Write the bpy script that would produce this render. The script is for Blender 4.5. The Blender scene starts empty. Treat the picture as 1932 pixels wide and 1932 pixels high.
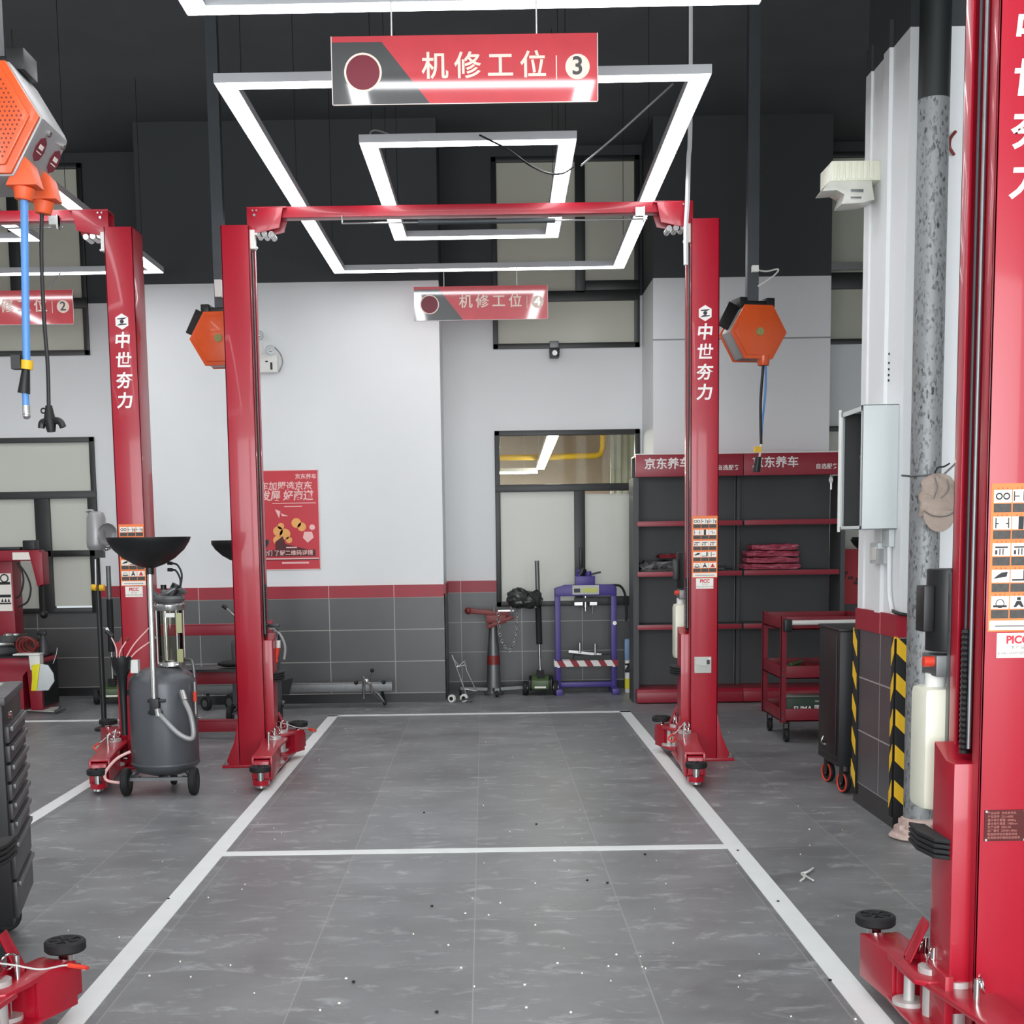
import bpy, bmesh, math, random
from mathutils import Vector, Matrix

# ------------------------------------------------------------------ camera, light, exposure
SC = bpy.context.scene
COL = SC.collection
FPX, CXP, CYP, CAMH = 2600.0, 917.9, 1317.0, 1.52
ROLL, PITCH = 0.0145, math.atan(300.0 / 2600.0)
cam = bpy.data.cameras.new('camera')
cam.sensor_fit = 'HORIZONTAL'
cam.sensor_width = 36.0
cam.lens = FPX * 36.0 / 1932.0
cam.shift_x = (966.0 - CXP) / 1932.0
cam.shift_y = (CYP - 966.0) / 1932.0
cam.clip_start = 0.05
cam.clip_end = 200
cam_obj = bpy.data.objects.new('camera', cam)
COL.objects.link(cam_obj)
R_ = Vector((1, 0, 0)); D_ = Vector((0, -math.sin(PITCH), -math.cos(PITCH))); F_ = Vector((0, math.cos(PITCH), -math.sin(PITCH)))
cr, sr = math.cos(ROLL), math.sin(ROLL)
right = R_ * cr + D_ * sr
down = -R_ * sr + D_ * cr
M_ = Matrix((right, -down, -F_)).transposed().to_4x4()
M_.translation = Vector((0, 0, CAMH))
cam_obj.matrix_world = M_
SC.camera = cam_obj

world = bpy.data.worlds.new('world')
SC.world = world
world.use_nodes = True
wb = world.node_tree.nodes['Background']
wb.inputs[0].default_value = (0.86, 0.93, 1.0, 1)
wb.inputs[1].default_value = 0.5          # daylight outside the open garage front, behind the camera
LED_POWER = 8.5                           # strip lights

SC.view_settings.view_transform = 'Standard'
SC.view_settings.look = 'None'
SC.view_settings.gamma = 1.0
SC.view_settings.use_curve_mapping = False
SC.view_settings.exposure = 0.62
SC.cycles.max_bounces = 8
SC.cycles.diffuse_bounces = 5
SC.cycles.glossy_bounces = 4
SC.cycles.transparent_max_bounces = 12
SC.cycles.sample_clamp_indirect = 6.0
SC.cycles.use_denoising = True

# daylight entering through the open garage front, behind the camera
ld = bpy.data.lights.new('daylight', 'AREA')
ld.shape = 'RECTANGLE'; ld.size = 9.0; ld.size_y = 3.6
ld.energy = 560.0
ld.color = (0.93, 0.97, 1.0)
lo = bpy.data.objects.new('daylight', ld)
lo.location = (-0.5, -3.4, 2.1)
lo.rotation_euler = (math.radians(90), 0, 0)
COL.objects.link(lo)

# ------------------------------------------------------------------ pixel helpers (photo 1932 px -> place)
def ray(u, v):
    x = (u - CXP) / FPX; y = (v - CYP) / FPX
    return right * x + down * y + F_
def at(u, v, Y):
    d = ray(u, v)
    return Vector((0, 0, CAMH)) + d * (Y / d.y)
def fl(u, v, z=0.0):
    d = ray(u, v)
    return Vector((0, 0, CAMH)) + d * ((z - CAMH) / d.z)
def X(u, v, Y): return at(u, v, Y).x
def Zz(u, v, Y): return at(u, v, Y).z

# ------------------------------------------------------------------ materials
def lin(c):
    return tuple(((v / 255.0) / 12.92 if v / 255.0 <= 0.04045 else ((v / 255.0 + 0.055) / 1.055) ** 2.4) for v in c)
MATS = {}
def mat(name, rgb, rough=0.5, metal=0.0, var=0.06, scale=6.0, bump=0.0, bscale=60.0, coat=0.0, spec=0.5):
    m = bpy.data.materials.new(name); m.use_nodes = True
    nt = m.node_tree; n = nt.nodes; b = n['Principled BSDF']
    c = lin(rgb)
    b.inputs['Roughness'].default_value = rough
    b.inputs['Metallic'].default_value = metal
    b.inputs['Specular IOR Level'].default_value = spec
    if coat:
        b.inputs['Coat Weight'].default_value = coat
        b.inputs['Coat Roughness'].default_value = 0.06
    tc = n.new('ShaderNodeNewGeometry')
    if var:
        t = n.new('ShaderNodeTexNoise'); t.inputs['Scale'].default_value = scale; t.inputs['Detail'].default_value = 4
        nt.links.new(tc.outputs['Position'], t.inputs['Vector'])
        mx = n.new('ShaderNodeMix'); mx.data_type = 'RGBA'
        mx.inputs[6].default_value = tuple(v * (1 - var * 1.6) for v in c) + (1,)
        mx.inputs[7].default_value = tuple(min(1, v * (1 + var * 1.6)) for v in c) + (1,)
        nt.links.new(t.outputs['Fac'], mx.inputs[0]); nt.links.new(mx.outputs[2], b.inputs['Base Color'])
    else:
        b.inputs['Base Color'].default_value = c + (1,)
    if bump:
        t2 = n.new('ShaderNodeTexNoise'); t2.inputs['Scale'].default_value = bscale; t2.inputs['Detail'].default_value = 5
        nt.links.new(tc.outputs['Position'], t2.inputs['Vector'])
        bp = n.new('ShaderNodeBump'); bp.inputs['Strength'].default_value = bump; bp.inputs['Distance'].default_value = 0.01
        nt.links.new(t2.outputs['Fac'], bp.inputs['Height']); nt.links.new(bp.outputs[0], b.inputs['Normal'])
    MATS[name] = m
    return m
def emit(name, rgb, power):
    m = bpy.data.materials.new(name); m.use_nodes = True
    nt = m.node_tree; nt.nodes.clear()
    o = nt.nodes.new('ShaderNodeOutputMaterial'); e = nt.nodes.new('ShaderNodeEmission')
    e.inputs[0].default_value = lin(rgb) + (1,); e.inputs[1].default_value = power
    nt.links.new(e.outputs[0], o.inputs[0]); MATS[name] = m
    return m
def glass(name, tint=(255, 255, 255), rough=0.02, refl=0.12):
    m = bpy.data.materials.new(name); m.use_nodes = True
    nt = m.node_tree; nt.nodes.clear()
    o = nt.nodes.new('ShaderNodeOutputMaterial'); t = nt.nodes.new('ShaderNodeBsdfTransparent')
    g = nt.nodes.new('ShaderNodeBsdfGlossy'); mx = nt.nodes.new('ShaderNodeMixShader')
    t.inputs[0].default_value = lin(tint) + (1,); g.inputs['Roughness'].default_value = rough
    lw = nt.nodes.new('ShaderNodeLayerWeight'); lw.inputs[0].default_value = refl
    nt.links.new(lw.outputs['Fresnel'], mx.inputs[0]); nt.links.new(t.outputs[0], mx.inputs[1]); nt.links.new(g.outputs[0], mx.inputs[2])
    nt.links.new(mx.outputs[0], o.inputs[0]); MATS[name] = m
    return m

mat('lift_red', (172, 17, 41), 0.34, var=0.04, scale=3, coat=0.25)
mat('lift_red_dark', (112, 18, 34), 0.45, var=0.08)
mat('shelf_red', (150, 26, 46), 0.35, var=0.05)
mat('cart_red', (128, 20, 38), 0.38, var=0.08)
mat('rack_red', (148, 24, 44), 0.4, var=0.08)
mat('steel', (190, 190, 188), 0.25, 0.9, var=0.08, scale=20)
mat('zinc', (206, 206, 202), 0.42, 0.35, var=0.05)
mat('chrome', (225, 225, 222), 0.12, 1.0, var=0.0)
mat('dull_steel', (120, 122, 122), 0.45, 0.7, var=0.12, scale=25)
mat('rubber', (26, 26, 27), 0.7, var=0.15, scale=30)
mat('black_plastic', (22, 23, 24), 0.42, var=0.1)
mat('black_frame', (33, 34, 33), 0.4, var=0.06)
mat('black_paint', (30, 33, 34), 0.5, var=0.1)
mat('dark_tube', (62, 68, 72), 0.45, var=0.1)
mat('white_plastic', (232, 232, 226), 0.4, var=0.03)
mat('white_letter', (246, 240, 236), 0.5, var=0.0)
mat('jug_white', (232, 232, 212), 0.35, var=0.04)
mat('orange', (226, 92, 40), 0.32, var=0.06, scale=12, coat=0.2)
mat('orange_mesh', (238, 96, 48), 0.45, var=0.05)
mat('silver_body', (168, 168, 168), 0.4, 0.35, var=0.05)
mat('blue_hose', (92, 150, 216), 0.35, var=0.04)
mat('tank_grey', (92, 94, 98), 0.36, 0.25, var=0.06, scale=5, bump=0.05, bscale=120)
mat('press_purple', (74, 58, 140), 0.4, var=0.08)
mat('yellow', (238, 190, 34), 0.45, var=0.06)
mat('hazard_yellow', (250, 198, 38), 0.5, var=0.04)
mat('bright_yellow', (236, 226, 20), 0.45, var=0.05)
mat('shelf_dark', (74, 75, 76), 0.5, var=0.05)
mat('frost_film', (212, 213, 202), 0.35, var=0.015, scale=1.5)
mat('frost_film_high', (206, 207, 190), 0.25, var=0.03, scale=1.0)
mat('grey_box', (206, 212, 212), 0.42, var=0.03)
mat('box_inside', (58, 58, 58), 0.6, var=0.1)
mat('jack_green', (70, 92, 52), 0.4, var=0.15, scale=14)
mat('box_green', (34, 56, 40), 0.45, var=0.1)
mat('led_housing', (196, 198, 200), 0.45, 0.0, var=0.03)
emit('led', (250, 252, 255), LED_POWER)
emit('backroom_led', (255, 250, 240), 45.0)
mat('backroom_wall', (206, 190, 174), 0.5, var=0.14, scale=2.5)
mat('backroom_grey', (170, 172, 160), 0.5, var=0.1)
mat('pipe_yellow', (238, 196, 60), 0.35, var=0.04)
mat('conduit', (226, 228, 228), 0.45, var=0.03)
mat('sticker_orange', (244, 128, 62), 0.5, var=0.03)
mat('sticker_white', (244, 238, 228), 0.5, var=0.03)
mat('sticker_dark', (70, 66, 62), 0.55, var=0.35, scale=90)
mat('sticker_black', (26, 24, 26), 0.5, var=0.0)
mat('plate_dark', (84, 24, 24), 0.35, 0.3, var=0.1)
mat('plate_text', (190, 120, 110), 0.5, var=0.0)
mat('picc_red', (206, 28, 52), 0.5, var=0.0)
mat('text_grey', (110, 104, 104), 0.5, var=0.0)
mat('cap_cloth', (168, 152, 140), 0.9, var=0.12, scale=30, bump=0.5, bscale=70)
mat('pvc_wrap', (206, 206, 196), 0.25, var=0.1, scale=14, bump=0.3, bscale=18)
mat('bag_black', (52, 54, 52), 0.22, var=0.25, scale=14, bump=0.6, bscale=22)
mat('bundle_red', (186, 84, 104), 0.28, var=0.45, scale=40, bump=0.5, bscale=40)
mat('bundle_grey', (100, 98, 98), 0.4, var=0.6, scale=36, bump=0.6, bscale=40)
mat('paper', (196, 196, 190), 0.7, var=0.15, scale=30)
mat('amber_glass', (150, 152, 96), 0.2, var=0.05)
mat('poster_red', (204, 44, 58), 0.45, var=0.06, scale=4)
mat('poster_pink', (246, 196, 190), 0.5, var=0.0)
mat('poster_gold', (244, 176, 96), 0.5, var=0.05)
mat('poster_dark', (86, 30, 34), 0.5, var=0.1)
mat('cord_white', (214, 214, 208), 0.5, var=0.03)
mat('cord_black', (28, 26, 26), 0.5, var=0.03)
mat('cord_grey', (150, 152, 152), 0.5, var=0.03)
mat('stand_red', (128, 44, 40), 0.45, var=0.25, scale=20)
mat('orange_red', (226, 66, 44), 0.45, var=0.05)
mat('line_white', (238, 240, 238), 0.5, var=0.03, scale=9)
mat('tool_grey', (72, 70, 72), 0.42, 0.3, var=0.1)
mat('box_blue', (120, 150, 186), 0.4, var=0.1)
mat('device_grey', (196, 198, 190), 0.4, var=0.05)
mat('lcd_green', (196, 200, 90), 0.3, var=0.05)
mat('maroon', (120, 24, 44), 0.45, var=0.05)
glass('clear_glass', (244, 246, 242), 0.02, 0.12)
glass('cylinder_glass', (226, 226, 216), 0.03, 0.25)
glass('plastic_film', (236, 236, 236), 0.08, 0.3)

def striped(name, c1, c2, ax, az, width, duty=0.5, rough=0.5):
    """two-colour diagonal bands along direction (ax on x+y, az on z)"""
    m = bpy.data.materials.new(name); m.use_nodes = True
    nt = m.node_tree; n = nt.nodes; b = n['Principled BSDF']; b.inputs['Roughness'].default_value = rough
    g = n.new('ShaderNodeNewGeometry'); s = n.new('ShaderNodeSeparateXYZ'); nt.links.new(g.outputs['Position'], s.inputs[0])
    a = n.new('ShaderNodeMath'); a.operation = 'MULTIPLY'; a.inputs[1].default_value = ax / width; nt.links.new(s.outputs['X'], a.inputs[0])
    c = n.new('ShaderNodeMath'); c.operation = 'MULTIPLY_ADD'; c.inputs[1].default_value = az / width; nt.links.new(s.outputs['Z'], c.inputs[0]); nt.links.new(a.outputs[0], c.inputs[2])
    f = n.new('ShaderNodeMath'); f.operation = 'FRACT'; nt.links.new(c.outputs[0], f.inputs[0])
    l = n.new('ShaderNodeMath'); l.operation = 'LESS_THAN'; l.inputs[1].default_value = duty; nt.links.new(f.outputs[0], l.inputs[0])
    mx = n.new('ShaderNodeMix'); mx.data_type = 'RGBA'; mx.inputs[6].default_value = lin(c2) + (1,); mx.inputs[7].default_value = lin(c1) + (1,)
    nt.links.new(l.outputs[0], mx.inputs[0]); nt.links.new(mx.outputs[2], b.inputs['Base Color'])
    MATS[name] = m
striped('press_stripes', (240, 236, 232), (150, 34, 48), 1, 0.6, 0.135, 0.55)

# ------------------------------------------------------------------ mesh builder
class MB:
    def __init__(s): s.bm = bmesh.new(); s.mi = 0
    def m(s, i): s.mi = i; return s
    def _f(s, vs):
        try:
            f = s.bm.faces.new(vs); f.material_index = s.mi; return f
        except ValueError: return None
    def hexa(s, c):
        v = [s.bm.verts.new(p) for p in c]
        for q in ((0, 3, 2, 1), (4, 5, 6, 7), (0, 1, 5, 4), (1, 2, 6, 5), (2, 3, 7, 6), (3, 0, 4, 7)): s._f([v[i] for i in q])
        return s
    def box(s, x0, x1, y0, y1, z0, z1):
        x0, x1 = min(x0, x1), max(x0, x1); y0, y1 = min(y0, y1), max(y0, y1); z0, z1 = min(z0, z1), max(z0, z1)
        return s.hexa([(x0, y0, z0), (x1, y0, z0), (x1, y1, z0), (x0, y1, z0), (x0, y0, z1), (x1, y0, z1), (x1, y1, z1), (x0, y1, z1)])
    def bar(s, p0, p1, w, h, up=(0, 0, 1)):
        p0, p1 = Vector(p0), Vector(p1); d = (p1 - p0).normalized(); u = Vector(up)
        if abs(d.dot(u)) > 0.97: u = Vector((0, 1, 0))
        sd = d.cross(u).normalized(); u = sd.cross(d).normalized()
        a, b = sd * (w / 2), u * (h / 2)
        return s.hexa([p0 - a - b, p0 + a - b, p1 + a - b, p1 - a - b, p0 - a + b, p0 + a + b, p1 + a + b, p1 - a + b])
    def prism(s, pts, ax, d0, d1):
        """polygon (2-D) extruded along axis ax: 'Y' pts=(x,z), 'X' pts=(y,z), 'Z' pts=(x,y)"""
        if ax == 'Y': g = lambda p, d: (p[0], d, p[1])
        elif ax == 'X': g = lambda p, d: (d, p[0], p[1])
        else: g = lambda p, d: (p[0], p[1], d)
        a = [s.bm.verts.new(g(p, d0)) for p in pts]; b = [s.bm.verts.new(g(p, d1)) for p in pts]
        n = len(pts); s._f(a); s._f(list(reversed(b)))
        for i in range(n): s._f([a[i], b[i], b[(i + 1) % n], a[(i + 1) % n]])
        return s
    def cyl(s, p0, p1, r0, r1=None, seg=20, caps=True):
        r1 = r0 if r1 is None else r1
        p0, p1 = Vector(p0), Vector(p1); d = (p1 - p0).normalized()
        u = Vector((0, 0, 1)) if abs(d.z) < 0.9 else Vector((1, 0, 0))
        a = d.cross(u).normalized(); b = d.cross(a).normalized()
        A, B = [], []
        for i in range(seg):
            t = 2 * math.pi * i / seg; o = a * math.cos(t) + b * math.sin(t)
            A.append(s.bm.verts.new(p0 + o * r0)); B.append(s.bm.verts.new(p1 + o * r1))
        for i in range(seg): s._f([A[i], A[(i + 1) % seg], B[(i + 1) % seg], B[i]])
        if caps: s._f(list(reversed(A))); s._f(B)
        return s
    def lathe(s, prof, c, seg=28, axis=(0, 0, 1), caps=False):
        c = Vector(c); d = Vector(axis).normalized()
        u = Vector((0, 0, 1)) if abs(d.z) < 0.9 else Vector((1, 0, 0))
        a = d.cross(u).normalized(); b = d.cross(a).normalized(); rings = []
        for r, h in prof:
            rings.append([s.bm.verts.new(c + d * h + (a * math.cos(2 * math.pi * i / seg) + b * math.sin(2 * math.pi * i / seg)) * max(r, 1e-4)) for i in range(seg)])
        for k in range(len(rings) - 1):
            for i in range(seg): s._f([rings[k][i], rings[k][(i + 1) % seg], rings[k + 1][(i + 1) % seg], rings[k + 1][i]])
        if caps: s._f(list(reversed(rings[0]))); s._f(rings[-1])
        return s
    def tube(s, pts, r, seg=8, smooth=True, closed=False):
        P = [Vector(p) for p in pts]
        if smooth and len(P) > 2:
            Q = []; n = len(P); rng = n if closed else n - 1
            for i in range(rng):
                p0 = P[(i - 1) % n] if (closed or i > 0) else P[0]; p1 = P[i]; p2 = P[(i + 1) % n]
                p3 = P[(i + 2) % n] if (closed or i + 2 < n) else P[-1]
                for k in range(6):
                    t = k / 6.0
                    Q.append(0.5 * ((2 * p1) + (p2 - p0) * t + (2 * p0 - 5 * p1 + 4 * p2 - p3) * t * t + (3 * p1 - p0 - 3 * p2 + p3) * t ** 3))
            if not closed: Q.append(P[-1])
            P = Q
        n = len(P); prev = None; rings = []
        for i in range(n):
            if closed: d = (P[(i + 1) % n] - P[i - 1])
            else: d = (P[min(i + 1, n - 1)] - P[max(i - 1, 0)])
            d = d.normalized() if d.length > 1e-9 else Vector((0, 0, 1))
            if prev is None:
                u = Vector((0, 0, 1)) if abs(d.z) < 0.9 else Vector((1, 0, 0)); a = d.cross(u).normalized()
            else:
                a = (prev - d * prev.dot(d)); a = a.normalized() if a.length > 1e-6 else d.cross(Vector((0.3, 0.5, 0.8))).normalized()
            prev = a; b = d.cross(a)
            rings.append([s.bm.verts.new(P[i] + (a * math.cos(2 * math.pi * k / seg) + b * math.sin(2 * math.pi * k / seg)) * r) for k in range(seg)])
        m = n if closed else n - 1
        for i in range(m):
            A, B = rings[i], rings[(i + 1) % n]
            for k in range(seg): s._f([A[k], A[(k + 1) % seg], B[(k + 1) % seg], B[k]])
        if not closed: s._f(list(reversed(rings[0]))); s._f(rings[-1])
        return s
    def ring(s, c, R, r, axis=(0, 0, 1), seg=20):
        c = Vector(c); d = Vector(axis).normalized(); u = Vector((0, 0, 1)) if abs(d.z) < 0.9 else Vector((1, 0, 0))
        a = d.cross(u).normalized(); b = d.cross(a).normalized()
        return s.tube([c + (a * math.cos(2 * math.pi * i / seg) + b * math.sin(2 * math.pi * i / seg)) * R for i in range(seg)], r, 8, False, True)
    def ball(s, c, rx, ry=None, rz=None, seg=16, rings=10):
        ry = rx if ry is None else ry; rz = rx if rz is None else rz
        mtx = Matrix.Translation(Vector(c)) @ Matrix.Diagonal((rx, ry, rz, 1))
        r = bmesh.ops.create_uvsphere(s.bm, u_segments=seg, v_segments=rings, radius=1.0, matrix=mtx)
        for v in r['verts']:
            for f in v.link_faces: f.material_index = s.mi
        return s
    def text(s, body, x, y, z, size, align='CENTER', bold=0.0, shear=0.0, extr=0.001, sx=1.0, sy=1.0):
        """upright writing facing -Y; (x, z) = anchor at vertical middle of the line"""
        me = text_mesh(body, size, align, bold, shear)
        base = [s.bm.verts.new((x + v.co.x * sx, y - extr, z + v.co.y * sy)) for v in me.vertices]
        for p in me.polygons: s._f([base[i] for i in p.vertices])
        return s
    def build(s, name, mats, parent=None, bevel=0.0, loc=None, label=None, smooth=True):
        bm = s.bm
        bmesh.ops.remove_doubles(bm, verts=bm.verts, dist=1e-6) if False else None
        if bevel:
            bm.normal_update()
            ed = [e for e in bm.edges if len(e.link_faces) == 2 and e.calc_face_angle(0) > 0.6]
            try: bmesh.ops.bevel(bm, geom=ed, offset=bevel, segments=2, profile=0.6, affect='EDGES', clamp_overlap=True)
            except Exception: pass
        bmesh.ops.recalc_face_normals(bm, faces=bm.faces)
        org = Vector((0, 0, 0))
        if parent is not None: org = Vector(parent.get('_org', (0, 0, 0)))
        elif loc is not None: org = Vector(loc)
        for v in bm.verts: v.co -= org
        me = bpy.data.meshes.new(name); bm.to_mesh(me); bm.free()
        for k in (mats if isinstance(mats, (list, tuple)) else [mats]): me.materials.append(MATS[k])
        if smooth:
            for p in me.polygons: p.use_smooth = True
            me.set_sharp_from_angle(angle=math.radians(38))
        o = bpy.data.objects.new(name, me); COL.objects.link(o)
        if parent is not None: o.parent = parent; o['_org'] = list(org)
        else: o.location = org; o['_org'] = list(org)
        if label: o['label'] = label
        return o
_tc = {}
def text_mesh(body, size, align, bold, shear):
    k = (body, size, align, bold, shear)
    if k in _tc: return _tc[k]
    cu = bpy.data.curves.new('lettering', 'FONT'); cu.body = body; cu.size = size; cu.align_x = align; cu.align_y = 'CENTER'
    cu.offset = bold; cu.shear = shear; cu.resolution_u = 4
    ob = bpy.data.objects.new('lettering', cu); COL.objects.link(ob)
    dg = bpy.context.evaluated_depsgraph_get(); dg.update()
    me = bpy.data.meshes.new_from_object(ob.evaluated_get(dg))
    COL.objects.unlink(ob); bpy.data.objects.remove(ob); bpy.data.curves.remove(cu)
    _tc[k] = me
    return me

def thing(name, label, cat, loc, group=None):
    o = bpy.data.objects.new(name, None); COL.objects.link(o)
    o.location = loc; o.empty_display_size = 0.05
    o['_org'] = list(loc); o['label'] = label; o['category'] = cat
    if group: o['group'] = group
    return o
def tag(o, label, cat, group=None, kind=None):
    o['label'] = label; o['category'] = cat
    if group: o['group'] = group
    if kind: o['kind'] = kind
    return o
def struct(o, label=None):
    o['kind'] = 'structure'
    if label: o['label'] = label
    return o
random.seed(7)
# ------------------------------------------------------------------ the setting
def floor_material():
    m = bpy.data.materials.new('floor_tiles'); m.use_nodes = True
    nt = m.node_tree; n = nt.nodes; L = nt.links; b = n['Principled BSDF']
    g = n.new('ShaderNodeNewGeometry'); s = n.new('ShaderNodeSeparateXYZ'); L.new(g.outputs['Position'], s.inputs[0])
    def mth(op, a, c=None):
        q = n.new('ShaderNodeMath'); q.operation = op
        for i, v in enumerate((a, c)):
            if v is None: continue
            if isinstance(v, (int, float)): q.inputs[i].default_value = v
            else: L.new(v, q.inputs[i])
        return q.outputs[0]
    u = mth('DIVIDE', mth('ADD', s.outputs['X'], 0.06), 0.6)
    col = mth('FLOOR', u)
    off = mth('MULTIPLY', mth('FLOORED_MODULO', col, 2.0), 0.5)
    v = mth('ADD', mth('DIVIDE', mth('SUBTRACT', s.outputs['Y'], 5.427), 1.2), off)
    row = mth('FLOOR', v)
    fu = mth('FRACT', u); fv = mth('FRACT', v)
    du = mth('MULTIPLY', mth('MINIMUM', fu, mth('SUBTRACT', 1.0, fu)), 0.6)
    dv = mth('MULTIPLY', mth('MINIMUM', fv, mth('SUBTRACT', 1.0, fv)), 1.2)
    joint = mth('MAXIMUM', mth('LESS_THAN', du, 0.0022), mth('MULTIPLY', mth('LESS_THAN', dv, 0.002), 0.6))
    # tile-to-tile tone, cloudy concrete look, streaky scuffs
    cv = n.new('ShaderNodeCombineXYZ'); L.new(col, cv.inputs[0]); L.new(row, cv.inputs[1])
    wn = n.new('ShaderNodeTexWhiteNoise'); L.new(cv.outputs[0], wn.inputs['Vector'])
    n1 = n.new('ShaderNodeTexNoise'); n1.inputs['Scale'].default_value = 2.2; n1.inputs['Detail'].default_value = 8; n1.inputs['Roughness'].default_value = 0.62
    L.new(g.outputs['Position'], n1.inputs['Vector'])
    mp = n.new('ShaderNodeMapping'); mp.inputs['Scale'].default_value = (5.0, 9.0, 1); mp.inputs['Rotation'].default_value = (0, 0, 0.12); L.new(g.outputs['Position'], mp.inputs[0])
    n2 = n.new('ShaderNodeTexNoise'); n2.inputs['Scale'].default_value = 1.0; n2.inputs['Detail'].default_value = 9; n2.inputs['Roughness'].default_value = 0.72; n2.inputs['Distortion'].default_value = 0.6
    L.new(mp.outputs[0], n2.inputs['Vector'])
    rp = n.new('ShaderNodeValToRGB'); rp.color_ramp.elements[0].position = 0.54; rp.color_ramp.elements[1].position = 0.80
    rp.color_ramp.elements[0].color = (0, 0, 0, 1); rp.color_ramp.elements[1].color = (1, 1, 1, 1); L.new(n2.outputs['Fac'], rp.inputs[0])
    n3 = n.new('ShaderNodeTexNoise'); n3.inputs['Scale'].default_value = 0.55; n3.inputs['Detail'].default_value = 3; L.new(g.outputs['Position'], n3.inputs['Vector'])
    tone = mth('ADD', mth('MULTIPLY', n1.outputs['Fac'], 0.16), mth('MULTIPLY', wn.outputs['Value'], 0.035))
    tone = mth('ADD', tone, mth('MULTIPLY', mth('MULTIPLY', rp.outputs[0], n3.outputs['Fac']), 0.42))
    tone = mth('MULTIPLY', mth('ADD', tone, 0.03), 1.62)
    cc = n.new('ShaderNodeCombineXYZ')
    L.new(mth('MULTIPLY', tone, 0.98), cc.inputs[0]); L.new(tone, cc.inputs[1]); L.new(mth('MULTIPLY', tone, 1.02), cc.inputs[2])
    mx = n.new('ShaderNodeMix'); mx.data_type = 'RGBA'; mx.inputs[7].default_value = lin((160, 158, 152)) + (1,)
    L.new(mth('MULTIPLY', joint, 0.75), mx.inputs[0]); L.new(cc.outputs[0], mx.inputs[6]); L.new(mx.outputs[2], b.inputs['Base Color'])
    L.new(mth('ADD', mth('MULTIPLY', n1.outputs['Fac'], 0.25), 0.28), b.inputs['Roughness'])
    bp = n.new('ShaderNodeBump'); bp.inputs['Strength'].default_value = 0.12; bp.inputs['Distance'].default_value = 0.004
    L.new(mth('SUBTRACT', n2.outputs['Fac'], mth('MULTIPLY', joint, 1.5)), bp.inputs['Height']); L.new(bp.outputs[0], b.inputs['Normal'])
    MATS['floor_tiles'] = m
floor_material()

def wall_material(name, split, white=(236, 238, 238)):
    m = bpy.data.materials.new(name); m.use_nodes = True
    nt = m.node_tree; n = nt.nodes; L = nt.links; b = n['Principled BSDF']; b.inputs['Roughness'].default_value = 0.6
    g = n.new('ShaderNodeNewGeometry'); s = n.new('ShaderNodeSeparateXYZ'); L.new(g.outputs['Position'], s.inputs[0])
    t = n.new('ShaderNodeTexNoise'); t.inputs['Scale'].default_value = 3; L.new(g.outputs['Position'], t.inputs['Vector'])
    q = n.new('ShaderNodeMath'); q.operation = 'GREATER_THAN'; q.inputs[1].default_value = split; L.new(s.outputs['Z'], q.inputs[0])
    w = n.new('ShaderNodeMix'); w.data_type = 'RGBA'; w.inputs[6].default_value = tuple(v * .97 for v in lin(white)) + (1,); w.inputs[7].default_value = lin(white) + (1,); L.new(t.outputs['Fac'], w.inputs[0])
    mx = n.new('ShaderNodeMix'); mx.data_type = 'RGBA'; mx.inputs[7].default_value = lin((58, 62, 64)) + (1,)
    L.new(q.outputs[0], mx.inputs[0]); L.new(w.outputs[2], mx.inputs[6]); L.new(mx.outputs[2], b.inputs['Base Color'])
    MATS[name] = m
wall_material('wall_paint', 3.875)
wall_material('pillar_paint', 3.965)
mat('ceiling_black', (84, 89, 91), 0.7, var=0.15, scale=1.5)

def tile_material(name, rgb, x0, z0, w, h, jrgb, rough, axis='X'):
    m = bpy.data.materials.new(name); m.use_nodes = True
    nt = m.node_tree; n = nt.nodes; L = nt.links; b = n['Principled BSDF']; b.inputs['Roughness'].default_value = rough
    g = n.new('ShaderNodeNewGeometry'); s = n.new('ShaderNodeSeparateXYZ'); L.new(g.outputs['Position'], s.inputs[0])
    def mth(op, a, c=None):
        q = n.new('ShaderNodeMath'); q.operation = op
        for i, v in enumerate((a, c)):
            if v is None: continue
            if isinstance(v, (int, float)): q.inputs[i].default_value = v
            else: L.new(v, q.inputs[i])
        return q.outputs[0]
    fu = mth('FRACT', mth('DIVIDE', mth('SUBTRACT', s.outputs[axis], x0), w)); fv = mth('FRACT', mth('DIVIDE', mth('SUBTRACT', s.outputs['Z'], z0), h))
    du = mth('MULTIPLY', mth('MINIMUM', fu, mth('SUBTRACT', 1.0, fu)), w); dv = mth('MULTIPLY', mth('MINIMUM', fv, mth('SUBTRACT', 1.0, fv)), h)
    j = mth('MAXIMUM', mth('LESS_THAN', du, 0.004), mth('LESS_THAN', dv, 0.004))
    t = n.new('ShaderNodeTexNoise'); t.inputs['Scale'].default_value = 4; t.inputs['Detail'].default_value = 5; L.new(g.outputs['Position'], t.inputs['Vector'])
    c = lin(rgb)
    v = n.new('ShaderNodeMix'); v.data_type = 'RGBA'; v.inputs[6].default_value = tuple(k * .85 for k in c) + (1,); v.inputs[7].default_value = tuple(k * 1.15 for k in c) + (1,); L.new(t.outputs['Fac'], v.inputs[0])
    mx = n.new('ShaderNodeMix'); mx.data_type = 'RGBA'; mx.inputs[7].default_value = lin(jrgb) + (1,)
    L.new(j, mx.inputs[0]); L.new(v.outputs[2], mx.inputs[6]); L.new(mx.outputs[2], b.inputs['Base Color'])
    MATS[name] = m
tile_material('wainscot', (84, 84, 84), -1.463, 0.088, 0.61, 0.3, (158, 156, 150), 0.35)
tile_material('wainscot_side', (80, 80, 82), 7.30, 0.12, 0.61, 0.3, (168, 166, 162), 0.3, 'Y')
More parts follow.
